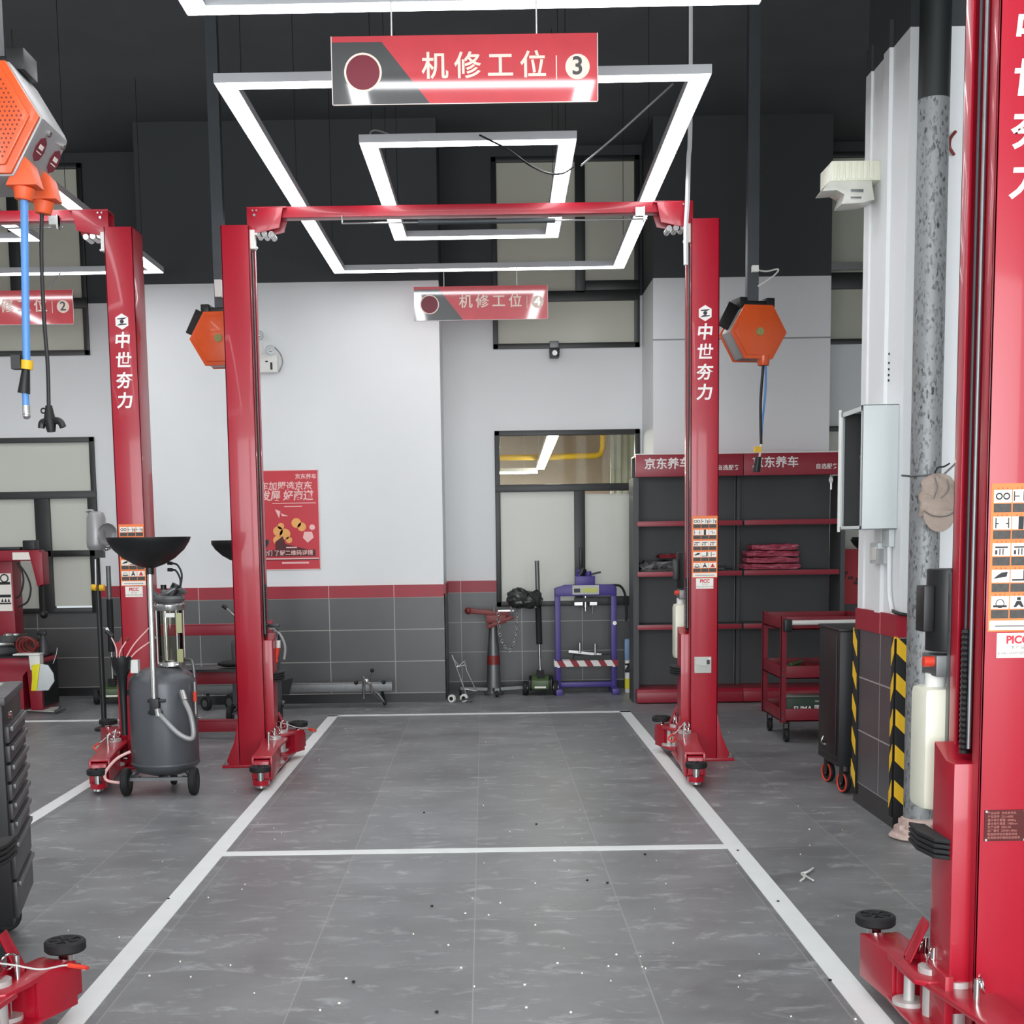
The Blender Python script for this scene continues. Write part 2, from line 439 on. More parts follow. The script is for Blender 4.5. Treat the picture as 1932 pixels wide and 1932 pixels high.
tile_material('band', (160, 22, 44), -1.463, -50.0, 0.61, 100.0, (205, 150, 150), 0.42)
tile_material('band_side', (158, 26, 46), 7.30, -50.0, 0.61, 100.0, (225, 180, 180), 0.4, 'Y')
mat('skirting', (34, 34, 35), 0.35, var=0.1)

YW, YR, CEIL = 12.95, 13.90, 5.30
XL, XR, YF = -9.0, 4.7, -3.5
struct(MB().box(XL - .2, XR + .2, YF - 1.5, 23.2, -0.12, 0).build('floor', 'floor_tiles'), 'grey concrete-look floor tiles')
struct(MB().box(XL - .2, XR + .2, YF, 14.1, CEIL, CEIL + .15).build('ceiling', 'ceiling_black'), 'black painted ceiling')
struct(MB().box(XL - .2, XL, YF, 14.1, 0, CEIL).build('wall_left', 'wall_paint'))
struct(MB().box(XR, XR + .2, YF, 14.1, 0, CEIL).build('wall_right', 'wall_paint'))
struct(MB().box(XL - .2, XR + .2, YF - .2, YF, 3.9, CEIL).build('wall_front', 'wall_paint'), 'wall above the open garage front')

# windows of the recessed back wall
def zr(z): return CAMH + (z - CAMH) * YR / 13.4
def xr(x): return x * YR / 13.4
WX0, WX1 = xr(.112), 1.56            # middle window bay
LWX0, LWX1 = -6.9, xr(-3.72)         # left window bay
RWX0, RWX1 = 3.25, 4.55              # right window bay
LOWB, LOWT = zr(.865), zr(2.545)
HIB, HIT = zr(3.31), 5.2
w = MB()
TH = 14.1
def solid(mb, x0, x1, z0, z1): mb.box(x0, x1, YR, TH, z0, z1)
solid(w, XL, LWX0, 0, CEIL)
for a, b2 in ((LWX0, LWX1), (WX0, WX1), (RWX0, RWX1)):
    solid(w, a, b2, 0, LOWB); solid(w, a, b2, LOWT, HIB); solid(w, a, b2, HIT, CEIL)
solid(w, LWX1, WX0, 0, CEIL); solid(w, WX1, RWX0, 0, CEIL); solid(w, RWX1, XR, 0, CEIL)
struct(w.build('wall_back', 'wall_paint', smooth=False), 'white back wall, black above')
struct(MB().box(-3.12, -0.385, YW, YR, 0, CEIL).build('wall_back_pier', 'wall_paint'), 'projecting white wall pier')
struct(MB().box(1.585, 3.22, 13.0, YR, 0, CEIL).build('wall_back_pier', 'wall_paint'), 'projecting white wall pier behind the shelving')
# grooves on the right pier (horizontal joint)
struct(MB().box(1.58, 3.224, 12.996, 13.0, 3.315, 3.328).build('trim_1', 'cord_grey'))

def wainscot(name, x0, x1, y, m1='wainscot', m2='band', top=1.105):
    struct(MB().box(x0, x1, y - .012, y, .085, .99).build('baseboard_' + name, m1))
    struct(MB().box(x0, x1, y - .016, y, .99, top).build('trim_2', m2))
    struct(MB().box(x0, x1, y - .018, y, 0, .085).build('baseboard_' + name, 'skirting'))
wainscot('pier', -3.12, -0.385, YW)
wainscot('back', -0.385, WX0, YR)
struct(MB().box(WX0, 1.585, YR - .012, YR, .085, LOWB).build('baseboard_back', 'wainscot'))
struct(MB().box(WX0, 1.585, YR - .018, YR, 0, .085).build('baseboard_back', 'skirting'))
struct(MB().box(XL, LWX1, YR - .012, YR, .085, LOWB).build('baseboard_back', 'wainscot'))
struct(MB().box(XL, LWX1, YR - .018, YR, 0, .085).build('baseboard_back', 'skirting'))
wainscot('back', LWX1, -3.12, YR)
wainscot('back', 3.22, XR, YR)
# sides of the piers
struct(MB().box(-0.385, -0.373, YW, YR, 0, .99).m(1).box(-0.385, -0.369, YW, YR, .99, 1.105).build('baseboard_pier', ['wainscot_side', 'band_side']))

def window(idx, x0, x1, z0, z1, panes, rails, film='frost_film', clear=(), lab=''):
    """aluminium window: rails = list of dark bars (x0,x1,z0,z1), panes likewise"""
    f = MB(); t = .05
    f.box(x0, x0 + t, YR - .03, YR + .06, z0, z1).box(x1 - t, x1, YR - .03, YR + .06, z0, z1)
    f.box(x0, x1, YR - .03, YR + .06, z0, z0 + t).box(x0, x1, YR - .03, YR + .06, z1 - t, z1)
    for r in rails: f.box(r[0], r[1], YR - .035, YR + .06, r[2], r[3])
    o = struct(f.build('window_%d' % idx, 'black_frame', bevel=.004), lab)
    for p in panes: MB().box(p[0], p[1], YR + .015, YR + .025, p[2], p[3]).build('pane', film, o)
    for p in clear: MB().box(p[0], p[1], YR + .015, YR + .021, p[2], p[3]).build('pane', 'clear_glass', o, label='clear transom pane')
    return o
zt, zs = zr(2.035), zr(1.965)
mx0, mx1 = xr(.871), xr(.973)
wm = window(1, WX0, WX1, LOWB, LOWT, [(WX0 + .03, mx0, LOWB + .03, zs), (mx1, WX1 - .06, LOWB + .08, zs - .03)],
       [(WX0, WX1, zs, zt), (mx0, mx1, LOWB, zs), (mx1 - .01, WX1, LOWB, LOWB + .09), (WX1 - .1, WX1, LOWB, zs)], clear=[(WX0 + .03, WX1 - .03, zt, LOWT - .03)], lab='dark framed frosted window with a clear transom')
MB().box(mx0 + .045, mx0 + .075, YR - .075, YR - .03, 1.22, 1.42).build('handle', 'black_plastic', wm, bevel=.006)
hm0, hm1 = xr(.898), xr(.99)
window(2, WX0, WX1, HIB, HIT, [(WX0 + .03, hm0, zr(3.84), HIT), (hm1, WX1 - .03, zr(3.84), HIT), (WX0 + .03, WX1 - .03, HIB, zr(3.78))],
       [(hm0, hm1, zr(3.82), HIT), (WX0, WX1, zr(3.745), zr(3.84)), (hm1, WX1, zr(3.84), zr(3.93))], film='frost_film_high', lab='high frosted window')
lm0, lm1 = xr(-4.27), xr(-4.215)
wl = window(3, LWX0, LWX1, LOWB, LOWT, [(LWX0 + .03, lm0 - .05, LOWB + .03, zs), (lm1 + .04, LWX1 - .07, LOWB + .07, zr(1.41)), (lm1 + .04, LWX1 - .07, zr(1.47), zs), (LWX0 + .03, LWX1 - .03, zt, LOWT - .03)],
       [(LWX0, LWX1, zs, zt), (lm0 - .05, lm1 + .04, LOWB, zs), (lm1, LWX1, zr(1.41), zr(1.47)), (LWX1 - .09, LWX1, LOWB, zs), (-5.7, -5.6, LOWB, zs)], lab='dark framed frosted window on the left')
window(4, LWX0, LWX1, HIB, HIT, [(LWX0 + .03, -5.02, zr(3.84), HIT), (-4.92, LWX1 - .03, zr(3.84), HIT), (LWX0 + .03, LWX1 - .03, HIB, zr(3.78))],
       [(-4.6, -4.5, zr(3.82), HIT), (LWX0, LWX1, zr(3.745), zr(3.84))], film='frost_film_high', lab='high frosted window on the left')
window(5, RWX0, RWX1, LOWB, LOWT, [(RWX0 + .03, RWX1 - .03, LOWB + .03, LOWT - .03)], [], lab='frosted window beside the pillar')
window(6, RWX0, RWX1, HIB, HIT, [(RWX0 + .03, RWX1 - .03, HIB, HIT)], [(RWX0, RWX1, zr(3.82), zr(3.97))], film='frost_film_high', lab='high frosted window beside the pillar')
struct(MB().box(RWX0, RWX1, YR - .06, YR - .035, zr(3.99), zr(4.06)).build('trim_3', 'steel'))

# room behind the clear transom
struct(MB().box(-2.2, 5.4, 22.5, 22.65, 0, 3.4).build('wall_backroom', 'backroom_wall'))
struct(MB().box(-2.2, 5.4, 14.1, 22.6, 3.20, 3.35).build('ceiling_backroom', 'backroom_wall'))
struct(MB().box(-2.3, -2.2, 14.1, 22.6, 0, 3.3).box(5.4, 5.5, 14.1, 22.6, 0, 3.3).build('wall_backroom', 'backroom_grey'))
bl = thing('ceiling_light', 'white strip light seen through the clear window transom', 'ceiling light', (0.78, 17.5, 2.55))
p0, p1 = at(1043, 826, 14.35), at(1020, 888, 20.8)
MB().bar((p0.x, 14.3, 2.55), (p1.x, 20.8, 2.55), .10, .02).build('diffuser', 'backroom_led', bl)
MB().bar((p0.x, 14.3, 2.59), (p1.x, 20.8, 2.59), .12, .06).build('housing', 'white_plastic', bl)
for yy in (15.5, 19.5): MB().cyl((.78, yy, 2.6), (.78, yy, 3.2), .006, seg=6).build('hanging_wire', 'cord_white', bl)
bl2 = thing('ceiling_light', 'short white strip light low at the left inside the clear window transom', 'ceiling light', (0.0, 21.0, 2.5))
a, c = at(945, 893, 21.0), at(1014, 890, 21.0)
MB().box(a.x - .8, c.x, 20.95, 21.0, a.z - .01, a.z + .02).build('diffuser', 'backroom_led', bl2)
MB().box(a.x - .8, c.x, 20.95, 21.05, a.z + .02, a.z + .07).build('housing', 'white_plastic', bl2)
for xx in (a.x, c.x - .2): MB().cyl((xx, 21.0, a.z + .07), (xx, 21.0, 3.2), .006, seg=6).build('hanging_wire', 'cord_white', bl2)
a = at(930, 866, 20.0); c = at(1125, 860, 20.0)
tag(MB().tube([(-2.1, 20.0, a.z), (c.x, 20.0, c.z), (c.x + .07, 20.0, c.z + .03), (c.x + .1, 20.0, c.z + .12), (c.x + .105, 20.0, 3.19)], .042, 12, False).build('gas_pipe', 'pipe_yellow', loc=(0.3, 20.0, a.z)),
    'yellow pipe with an elbow seen through the window transom', 'pipe')
xs = at(1152, 860, 19.0).x
sb = MB()
for k in range(12): sb.box(xs + k * .09, xs + k * .09 + .05, 19.0, 19.04, 0, 3.2)
struct(sb.box(xs, 5.4, 19.02, 19.08, 0, 3.2).build('wall_backroom', 'backroom_grey'), 'ribbed panel wall in the room behind')

# pillar on the right
PX, PY0, PY1 = 2.11, 7.03, 7.77
pil = MB().box(PX, 3.1, PY0, PY1, 0, CEIL)
pil.box(PX + .0, 3.1, PY0 + .001, PY1, 0, .1)
struct(pil.build('wall_pillar', 'pillar_paint'), 'white square pillar with a tiled foot')
struct(MB().box(PX - .02, PX, PY0 + .28, PY0 + .38, 1.1, 4.10).box(PX - .012, PX, PY1 - .1, PY1, 1.1, 4.1).build('trim_4', 'pillar_paint'))
struct(MB().box(PX - .014, PX, PY0 - .014, PY1 + .014, .12, .99).m(1).box(PX, 3.1, PY0 - .014, PY0, .12, .99).build('baseboard_pillar', ['wainscot_side', 'wainscot']))
struct(MB().box(PX - .018, PX, PY0 - .018, PY1 + .018, .99, 1.105).m(1).box(PX, 3.1, PY0 - .018, PY0, .99, 1.105).build('trim_5', ['band_side', 'band']))
struct(MB().box(PX - .016, PX, PY0 - .016, PY1 + .016, 0, .12).box(PX, 3.1, PY0 - .016, PY0, 0, .12).build('baseboard_pillar', 'skirting'))

# painted bay lines
def line(pts, lab): struct(MB().prism(pts, 'Z', .0005, .003).build('floor_line', 'line_white'), lab)
line([(-1.385, .5), (-1.30, .5), (-1.30, 12.0), (-1.385, 12.0)], 'white bay line on the left')
line([(1.165, .5), (1.255, .5), (1.255, 12.0), (1.165, 12.0)], 'white bay line on the right')
line([(-1.30, 6.595), (1.165, 6.60), (1.165, 6.69), (-1.30, 6.685)], 'white line across the bay')
line([(-1.385, 11.93), (1.255, 11.93), (1.255, 12.02), (-1.385, 12.02)], 'white line at the end of the bay')
line([(-2.60, 1.0), (-2.51, 1.0), (-2.51, 12.0), (-2.60, 12.0)], 'white line of the next bay')
line([(-5.2, 11.85), (-2.51, 11.85), (-2.51, 11.94), (-5.2, 11.94)], 'white end line of the next bay')

# hazard corner guards
def guard(name, lab, corner, dx, dy, z0, z1, n, grp=None, hh=.10):
    """rubber L guard at a vertical corner; slanted yellow blocks on both legs (dx, dy = leg lengths, signed)"""
    x, y = corner; sx = 1 if dx > 0 else -1
    t = thing(name, lab, 'corner guard', (x, y, z0), grp)
    MB().box(x - (.01 if dx > 0 else -.01), x + dx, y - .01, y, z0, z1).box(x - (.01 if dx > 0 else -.01), x, y - .01, y + dy, z0, z1).build('rubber_strip', 'rubber', t, bevel=.004)
    st = (z1 - z0) / n; mb = MB(); yb = y - .0115; xb = x - (.0115 if dx > 0 else -.0115)
    for i in range(n):
        za = z0 + st * (i + .22)
        mb.prism([(x, za + .07), (x + dx * .95, za), (x + dx * .95, za + hh), (x, za + .07 + hh)], 'Y', yb, y - .002)
        mb.prism([(y, za + .07), (y + dy * .95, za), (y + dy * .95, za + hh), (y, za + .07 + hh)], 'X', xb, x)
    mb.build('yellow_stripes', 'hazard_yellow', t)
    return t
guard('corner_guard', 'black and yellow corner guard on the edge of the rear wall pier', (-0.385, YW), -.055, .055, .02, 1.0, 5, 'corner guards')
guard('corner_guard', 'black and yellow corner guard beside the galvanised pipe', (PX - .015, PY0 - .015), .075, .05, .06, .985, 5, 'corner guards', .085)
# far corner of the pillar (legs run along the far face and the near side)
gt = thing('corner_guard', 'black and yellow corner guard between the black cabinet and the pillar', 'corner guard', (PX - .015, PY1 + .015, .05), 'corner guards')
MB().box(PX - .026, PX - .015, PY1 - .06, PY1 + .026, .05, .985).box(PX - .026, PX + .05, PY1 + .015, PY1 + .026, .05, .985).build('rubber_strip', 'rubber', gt, bevel=.003)
g2 = MB()
for i in range(5):
    za = .05 + .187 * (i + .2)
    g2.prism([(PY1 + .026, za + .07), (PY1 - .055, za), (PY1 - .055, za + .085), (PY1 + .026, za + .155)], 'X', PX - .0275, PX - .02)
g2.build('yellow_stripes', 'hazard_yellow', gt)

# ------------------------------------------------------------------ two-post lifts
CW, CD, CH = .187, .27, 3.575
def warning_sheet(par, x0, x1, y, z0, z1):
    sheet = MB().box(x0, x1, y - .002, y, z0, z1)
    class Lay:
        def __init__(s, i): s.i = i
        def __getattr__(s, n):
            def f(*a, **k):
                sheet.m(s.i); getattr(sheet, n)(*a, **k); return s
            return f
    wmb, dmb, imb, rmb = Lay(1), Lay(2), Lay(3), Lay(4)
    W = x1 - x0; H = z1 - z0; foot = .075 * H; rh = (H - foot - .012) / 5; cw = (W - .012) / 3
    wmb.box(x0 + .004, x1 - .004, y - .0028, y - .002, z0 + .004, z0 + foot)
    dmb.box(x0 + .02, x1 - .02, y - .0034, y - .0028, z0 + foot * .45, z0 + foot * .55)
    for r in range(5):
        for c in range(3):
            a = x0 + .006 + c * cw; b = z1 - .010 - r * rh
            wmb.box(a + .0015, a + cw - .0015, y - .0028, y - .002, b - rh * .58, b - rh * .10)
            dmb.box(a + .002, a + cw - .002, y - .0030, y - .002, b - rh * .94, b - rh * .62)
            for k in range(3): rmb.prism([(a + cw * (.22 + .24 * k), b - rh * .07), (a + cw * (.30 + .24 * k), b - rh * .07), (a + cw * (.26 + .24 * k), b - rh * .0)], 'Y', y - .0028, y - .002)
            mx, mz = a + cw / 2, b - rh * .34; yy0, yy1 = y - .0036, y - .0028; q = rh * .2
            k = r * 3 + c
            bx = lambda u0, u1, w0, w1: imb.box(mx + u0 * q, mx + u1 * q, yy0, yy1, mz + w0 * q, mz + w1 * q)
            if k == 0: imb.ring((mx - q * .7, y - .003, mz), q * .55, q * .13, (0, 1, 0), 10).ring((mx + q * .7, y - .003, mz), q * .55, q * .13, (0, 1, 0), 10)
            elif k in (1, 2): bx(-1.5, -1.3, -.9, .9); bx(-1.3, -.4, -.1, .1); bx(.3, .5, -.9, .9); bx(.5, 1.0, .0, .2); bx(1.1, 1.5, -1, .4)
            elif k == 3: bx(-1.3, -1.1, -1, 1); bx(1.1, 1.3, -1, 1); bx(-1.1, -.7, -.2, 0); bx(.7, 1.1, -.2, 0)
            elif k == 4: bx(-.5, .5, -1.2, 1.2)
            elif k == 5: bx(-1.1, -.3, .2, .4); bx(-.3, -.1, -.8, .6); bx(.2, 1.1, -.4, -.2)
            elif k in (6, 7, 8): bx(-1.2, 1.2, .3, .6); bx(-.4, -.2, -1, .2); bx(.2, .4, -1, .2); bx(-1.2, -.8, -.9, -.1)
            elif k == 9: imb.prism([(mx - 1.4 * q, mz - .5 * q), (mx + 1.1 * q, mz - .1 * q), (mx + 1.3 * q, mz + .8 * q), (mx + .2 * q, mz + .7 * q), (mx - .6 * q, mz + .2 * q)], 'Y', yy0, yy1)
            elif k == 10: bx(-1.4, 1.2, -.9, -.6); bx(.7, 1.3, -.6, 1.1)
            elif k == 11: bx(-.8, -.5, -1, 1); bx(0, .9, -.2, .1)
            elif k == 12: bx(-1.3, 1.3, -.9, -.5); imb.ring((mx, y - .003, mz - .2 * q), q * .8, q * .08, (0, 1, 0), 10)
            elif k == 13: imb.prism([(mx - q, mz - .9 * q), (mx - .5 * q, mz - .9 * q), (mx, mz - .4 * q), (mx + .5 * q, mz - .9 * q), (mx + q, mz - .9 * q), (mx + .4 * q, mz + .3 * q), (mx - .4 * q, mz + .3 * q)], 'Y', yy0, yy1); bx(-.35, .35, .4, 1)
            else: rmb.prism([(mx - 1.1 * q, mz - .9 * q), (mx + 1.1 * q, mz - .9 * q), (mx, mz + 1.0 * q)], 'Y', yy0, yy1); bx(-.12, .12, -.5, .5)
    sheet.build('warning_sheet', ['sticker_orange', 'sticker_white', 'sticker_dark', 'sticker_black', 'orange_red'], par)

def column(lift, s, xin, y0, detail='', shown=True):
    """one post; s = +1 when the post stands right of the bay, xin = X of its inner face"""
    X_ = lambda a: xin + s * a
    y1 = y0 + CD; t = .009
    c = MB()
    c.box(X_(0), X_(CW), y0, y0 + t, .02, CH).box(X_(0), X_(CW), y1 - t, y1, .02, CH).box(X_(CW - t), X_(CW), y0, y1, .02, CH)
    c.box(X_(0), X_(t), y0, y0 + .062, .02, CH).box(X_(0), X_(t), y1 - .062, y1, .02, CH)
    c.box(X_(.05), X_(.055), y0 + t, y0 + .05, .02, CH - .02)
    c.box(X_(.004), X_(CW - .004), y0 + .004, y1 - .004, CH - .012, CH)
    for yy in (y0, y1 - t): c.prism([(X_(CW - .004), .34), (X_(CW + .03), .17), (X_(CW + .095), .02), (X_(CW - .004), .02)], 'Y', yy, yy + t)
    col = c.build('column', 'lift_red', lift, bevel=.003)
    b = MB().box(X_(-.05), X_(CW + .11), y0 - .03, y1 + .06, 0, .02)
    base = b.build('base_plate', 'lift_red', col, bevel=.003)
    for (a, yy) in ((CW + .085, y0 - .008), (CW + .085, y1 + .035)):
        MB().cyl((X_(a), yy, .02), (X_(a), yy, .055), .009, seg=8).cyl((X_(a), yy, .02), (X_(a), yy, .032), .017, seg=6).build('anchor_bolt', 'steel', col)
    if shown:
        xc = X_(CW / 2); yy = y0
        tx = MB()
        for i, ch in enumerate('中世夯力'): tx.text(ch, xc - .004, yy - .0008, 2.845 - .1297 * i, .108, bold=.0028, shear=.1)
        tx.build('lettering', 'white_letter', col)
        em = MB()
        em.prism([(xc + .048 * math.sin(math.pi / 3 * k), 2.972 + .052 * math.cos(math.pi / 3 * k)) for k in range(6)], 'Y', yy - .0014, yy)
        em.m(1).cyl((xc, yy - .0026, 2.972), (xc, yy - .001, 2.972), .013, seg=16)
        em.prism([(xc - .03, 2.992), (xc + .034, 2.998), (xc + .012, 2.985), (xc - .03, 2.986)], 'Y', yy - .0024, yy - .001)
        em.prism([(xc + .03, 2.952), (xc - .034, 2.946), (xc - .012, 2.959), (xc + .03, 2.958)], 'Y', yy - .0024, yy - .001)
        em.build('emblem', ['white_letter', 'black_plastic'], col)
        xa, xb = min(X_(.012), X_(CW - .006)), max(X_(.012), X_(CW - .006))
        warning_sheet(col, xa, xb, yy, 1.242, 1.652)
        xm = (xa + xb) / 2
        pl = MB().box(xm - .058, xm + .058, yy - .003, yy, 1.168, 1.238)
        pl.m(1).text('PICC', xm, yy - .0032, 1.218, .03, bold=.0012)
        pl.m(2).text('本 产 品', xm, yy - .0032, 1.197, .0105).text('由中国人民财产保险公司承保', xm, yy - .0032, 1.181, .0088)
        pl.build('insurance_plate', ['sticker_white', 'picc_red', 'text_grey'], col)
    if detail == 'nameplate':
        xa = X_(.018); xb = X_(.135)
        n_ = MB().box(xa, xb, y0 - .003, y0, .645, .735)
        n_.m(1)
        for i, txt in enumerate(('产品名称  双柱举升机', '产品型号  ZS-L4000', '最大举升重量  4000kg', '最大举升高度  1900mm', '生产日期  2022-04', '出厂编号  220401-0056', '制造商地址及服务热线', '使用前请仔细阅读说明书')):
            n_.text(txt, xa + .008, y0 - .0032, .726 - i * .0102, .0085, align='LEFT')
        n_.m(2)
        for xx in (xa + .004, xb - .004):
            for zz_ in (.649, .731): n_.cyl((xx, y0 - .007, zz_), (xx, y0, zz_), .0038, seg=10)
        n_.build('nameplate', ['plate_dark', 'plate_text', 'steel'], col)
    if detail == 'control':
        MB().box(xin + .028, xin + .142, y0 - .012, y0, .60, .71).build('control_panel', 'device_grey', col, bevel=.003)
        MB().prism([(xin + .035, .66), (xin + .105, .65), (xin + .105, .70), (xin + .035, .705)], 'Y', y0 - .03, y0 - .012).m(1).cyl((xin + .128, y0 - .022, .698), (xin + .128, y0 - .01, .698), .008).m(2).box(xin + .112, xin + .13, y0 - .018, y0 - .012, .66, .688).build('switches', ['device_grey', 'white_plastic', 'black_plastic'], col)
    # cable and hose in the open channel
    MB().cyl((X_(-.006), y0 + .075, .9), (X_(-.006), y0 + .075, 3.42), .006, seg=8).build('lift_cable', 'dull_steel', col)
    MB().cyl((X_(.02), y1 - .075, .9), (X_(.02), y1 - .075, 3.42), .005, seg=8).build('lift_cable', 'dark_tube', col)
    MB().box(X_(-.03), X_(.0), y0 + .03, y0 + .1, 3.43, 3.55).cyl((X_(-.045), y0 + .06, 3.44), (X_(0), y0 + .06, 3.44), .008, seg=8).cyl((X_(-.045), y0 + .06, 3.53), (X_(0), y0 + .06, 3.53), .008, seg=8).build('cable_bracket', 'white_plastic', col)
    ch_ = MB(); pr = []
    for i in range(23): pr += [(.017, i * .016), (.013, i * .016 + .008)]
    ch_.lathe(pr, (X_(.0), y0 + CD / 2 - .01, .88), 10).build('chain', 'black_plastic', col)
    # carriage
    k = MB()
    k.prism([(y0 + .045, .12), (y1 - .045, .12), (y1 - .045, .90), (y0 + .12, .86), (y0 + .045, .86)], 'X', X_(-.055), X_(.03))
    k.box(X_(-.075), X_(-.05), y0 + .02, y1 - .02, .06, .24)
    k.prism([(X_(-.05), .34), (X_(-.105), .22), (X_(-.105), .205), (X_(-.05), .205)], 'Y', y1 + .035, y1 + .05).prism([(X_(-.05), .34), (X_(-.105), .215), (X_(-.105), .205), (X_(-.05), .325)], 'Y', y1 - .02, y1 + .05)
    car = k.build('carriage', 'lift_red', lift, bevel=.006)
    r = MB()
    for i in range(4): r.prism([(X_(-.055), y0 + .06), (X_(-.095), y0 + .09), (X_(-.11), y0 + .2), (X_(-.095), y1 + .06), (X_(-.055), y1 + .02)], 'Z', .575 + i * .016, .575 + i * .016 + .012)
    r.build('rubber_bumper', 'rubber', car, bevel=.003)
    return X_

def arm(lift, piv, tip, drop=False, cord=False):
    P, T = Vector((piv[0], piv[1], 0)), Vector((tip[0], tip[1], 0)); d = (T - P); Ln = d.length; d.normalize(); n = Vector((-d.y, d.x, 0))
    q = lambda a, b: ((P + d * a + n * b).x, (P + d * a + n * b).y)
    v = lambda a, b, z: (P + d * a + n * b) + Vector((0, 0, z))
    z0, z1 = (.049, .198) if drop else (.055, .205)
    m = MB()
    top = [q(-.09, -.05), q(-.06, -.085), q(.05, -.08), q(Ln * .5, -.062), q(Ln - .02, -.062), q(Ln - .02, .062), q(Ln * .5, .062), q(.05, .08), q(-.06, .085), q(-.09, .05)]
    m.prism(top, 'Z', z1 - .016, z1).prism(top, 'Z', z0, z0 + .016)
    for sgn in (-1, 1):
        m.hexa([v(Ln * .36, sgn * .05, z0), v(Ln, sgn * .05, z0), v(Ln, sgn * .064, z0), v(Ln * .36, sgn * .064, z0), v(Ln * .36, sgn * .05, z1 - .005), v(Ln, sgn * .05, z1 - .005), v(Ln, sgn * .064, z1 - .005), v(Ln * .36, sgn * .064, z1 - .005)])
    m.hexa([v(Ln * .36, -.05, z0), v(Ln * .40, -.05, z0), v(Ln * .40, .05, z0), v(Ln * .36, .05, z0), v(Ln * .36, -.05, z1 - .01), v(Ln * .40, -.05, z1 - .01), v(Ln * .40, .05, z1 - .01), v(Ln * .36, .05, z1 - .01)])
    body = m.build('arm', 'lift_red', lift, bevel=.004)
    MB().cyl(v(.0, 0, z0), v(0, 0, z1 - .02), .03, seg=20).cyl(v(0, 0, z1 - .002), v(0, 0, z1 + .018), .045, seg=20).build('pivot_pin', 'zinc', body)
    pm = MB()
    pm.cyl(v(Ln * .24, .03, z0 + .01), v(Ln * .24, .03, z1 - .017), .017, seg=16).cyl(v(Ln * .24, .03, z0 + .016), v(Ln * .24, .03, z0 + .03), .05, seg=20)
    pm.build('gear_pin', 'zinc', body)
    for a, b_ in ((.0, 0.0), (Ln * .24, -.02)):
        MB().cyl(v(a, b_, z1), v(a, b_, z1 + .075), .009, seg=10).ring(v(a - .012, b_ + .02, z1 + .055), .026, .0035, (d * .5 + n + Vector((0, 0, .3))), 16).build('lock_pin', 'chrome', body)
    # sliding extension
    if drop:
        ex = MB().bar(v(Ln * .7, 0, .12), v(Ln + .05, 0, .12), .095, .11)
        ex.prism([q(Ln + .02, -.05), q(Ln + .1, -.045), q(Ln + .135, 0), q(Ln + .1, .045), q(Ln + .02, .05)], 'Z', .035, .065)
        ex.build('extension', 'lift_red', body, bevel=.004)
        c = v(Ln + .085, 0, 0)
        MB().cyl(c + Vector((0, 0, .05)), c + Vector((0, 0, .12)), .02, seg=14).cyl(c + Vector((0, 0, .02)), c + Vector((0, 0, .04)), .03, seg=14).build('pad_screw', 'chrome', body)
        pz = .12
    else:
        MB().bar(v(Ln * .6, 0, .125), v(Ln + .05, 0, .125), .09, .10).build('extension', 'lift_red', body, bevel=.004)
        c = v(Ln + .03, 0, 0); pz = z1 + .012
        MB().cyl(c + Vector((0, 0, .1)), c + Vector((0, 0, pz)), .025, seg=14).build('pad_screw', 'chrome', body)
    pd = MB().lathe([(0, 0), (.06, 0), (.066, .006), (.066, .03), (.06, .036), (.05, .036), (.048, .031), (0, .031)], c + Vector((0, 0, pz)), 28)
    for k in range(6):
        a_ = math.pi * k / 3; e = Vector((math.cos(a_), math.sin(a_), 0))
        pd.bar(c + e * .012 + Vector((0, 0, pz + .033)), c + e * .05 + Vector((0, 0, pz + .033)), .012, .006)
    pd.build('pad', 'rubber', body)
    if cord:
        e = v(.22 if not drop else .1, -.09, z1 + .005)
        MB().tube([v(0, .0, z1 + .07), v(.05, -.03, z1 + .05), v(.12, -.07, z1 + .02), e, e + d * .06 - n * .02 + Vector((0, 0, -.03))], .003, 6).m(1).tube([e, e + d * .05 - n * .03 + Vector((0, 0, -.02)), e + d * .09 + Vector((0, 0, -.035)), e + d * .03 + n * .015 + Vector((0, 0, -.01))], .007, 6).build('pull_cord', ['cord_white', 'orange_red'], body)
    return body

def power_unit(lift, X_, y1):
    """motor, pump block and white oil tank hung on the back of a right-hand post"""
    x0 = X_(-.055)
    pu = MB().box(X_(.0), X_(.12), y1, y1 + .03, .8, 1.4).box(X_(-.03), X_(.1), y1 + .03, y1 + .17, 1.085, 1.15).build('power_unit', 'dull_steel', lift, bevel=.004)
    MB().cyl((X_(.03), y1 + .1, 1.16), (X_(.03), y1 + .1, 1.41), .07, seg=24).box(X_(-.062), X_(-.03), y1 + .06, y1 + .14, 1.22, 1.36).build('motor', 'black_plastic', pu, bevel=.004)
    mb = MB().box(X_(-.06), X_(.11), y1 + .035, y1 + .19, .67, 1.05)
    res = mb.build('oil_tank', 'jug_white', pu, bevel=.025)
    MB().cyl((X_(-.01), y1 + .1, 1.04), (X_(-.01), y1 + .1, 1.09), .03, seg=16).build('filler_neck', 'white_plastic', res)
    MB().cyl((X_(-.06), y1 + .06, 1.13), (X_(-.02), y1 + .06, 1.13), .016, seg=14).build('release_valve', 'orange_red', pu)

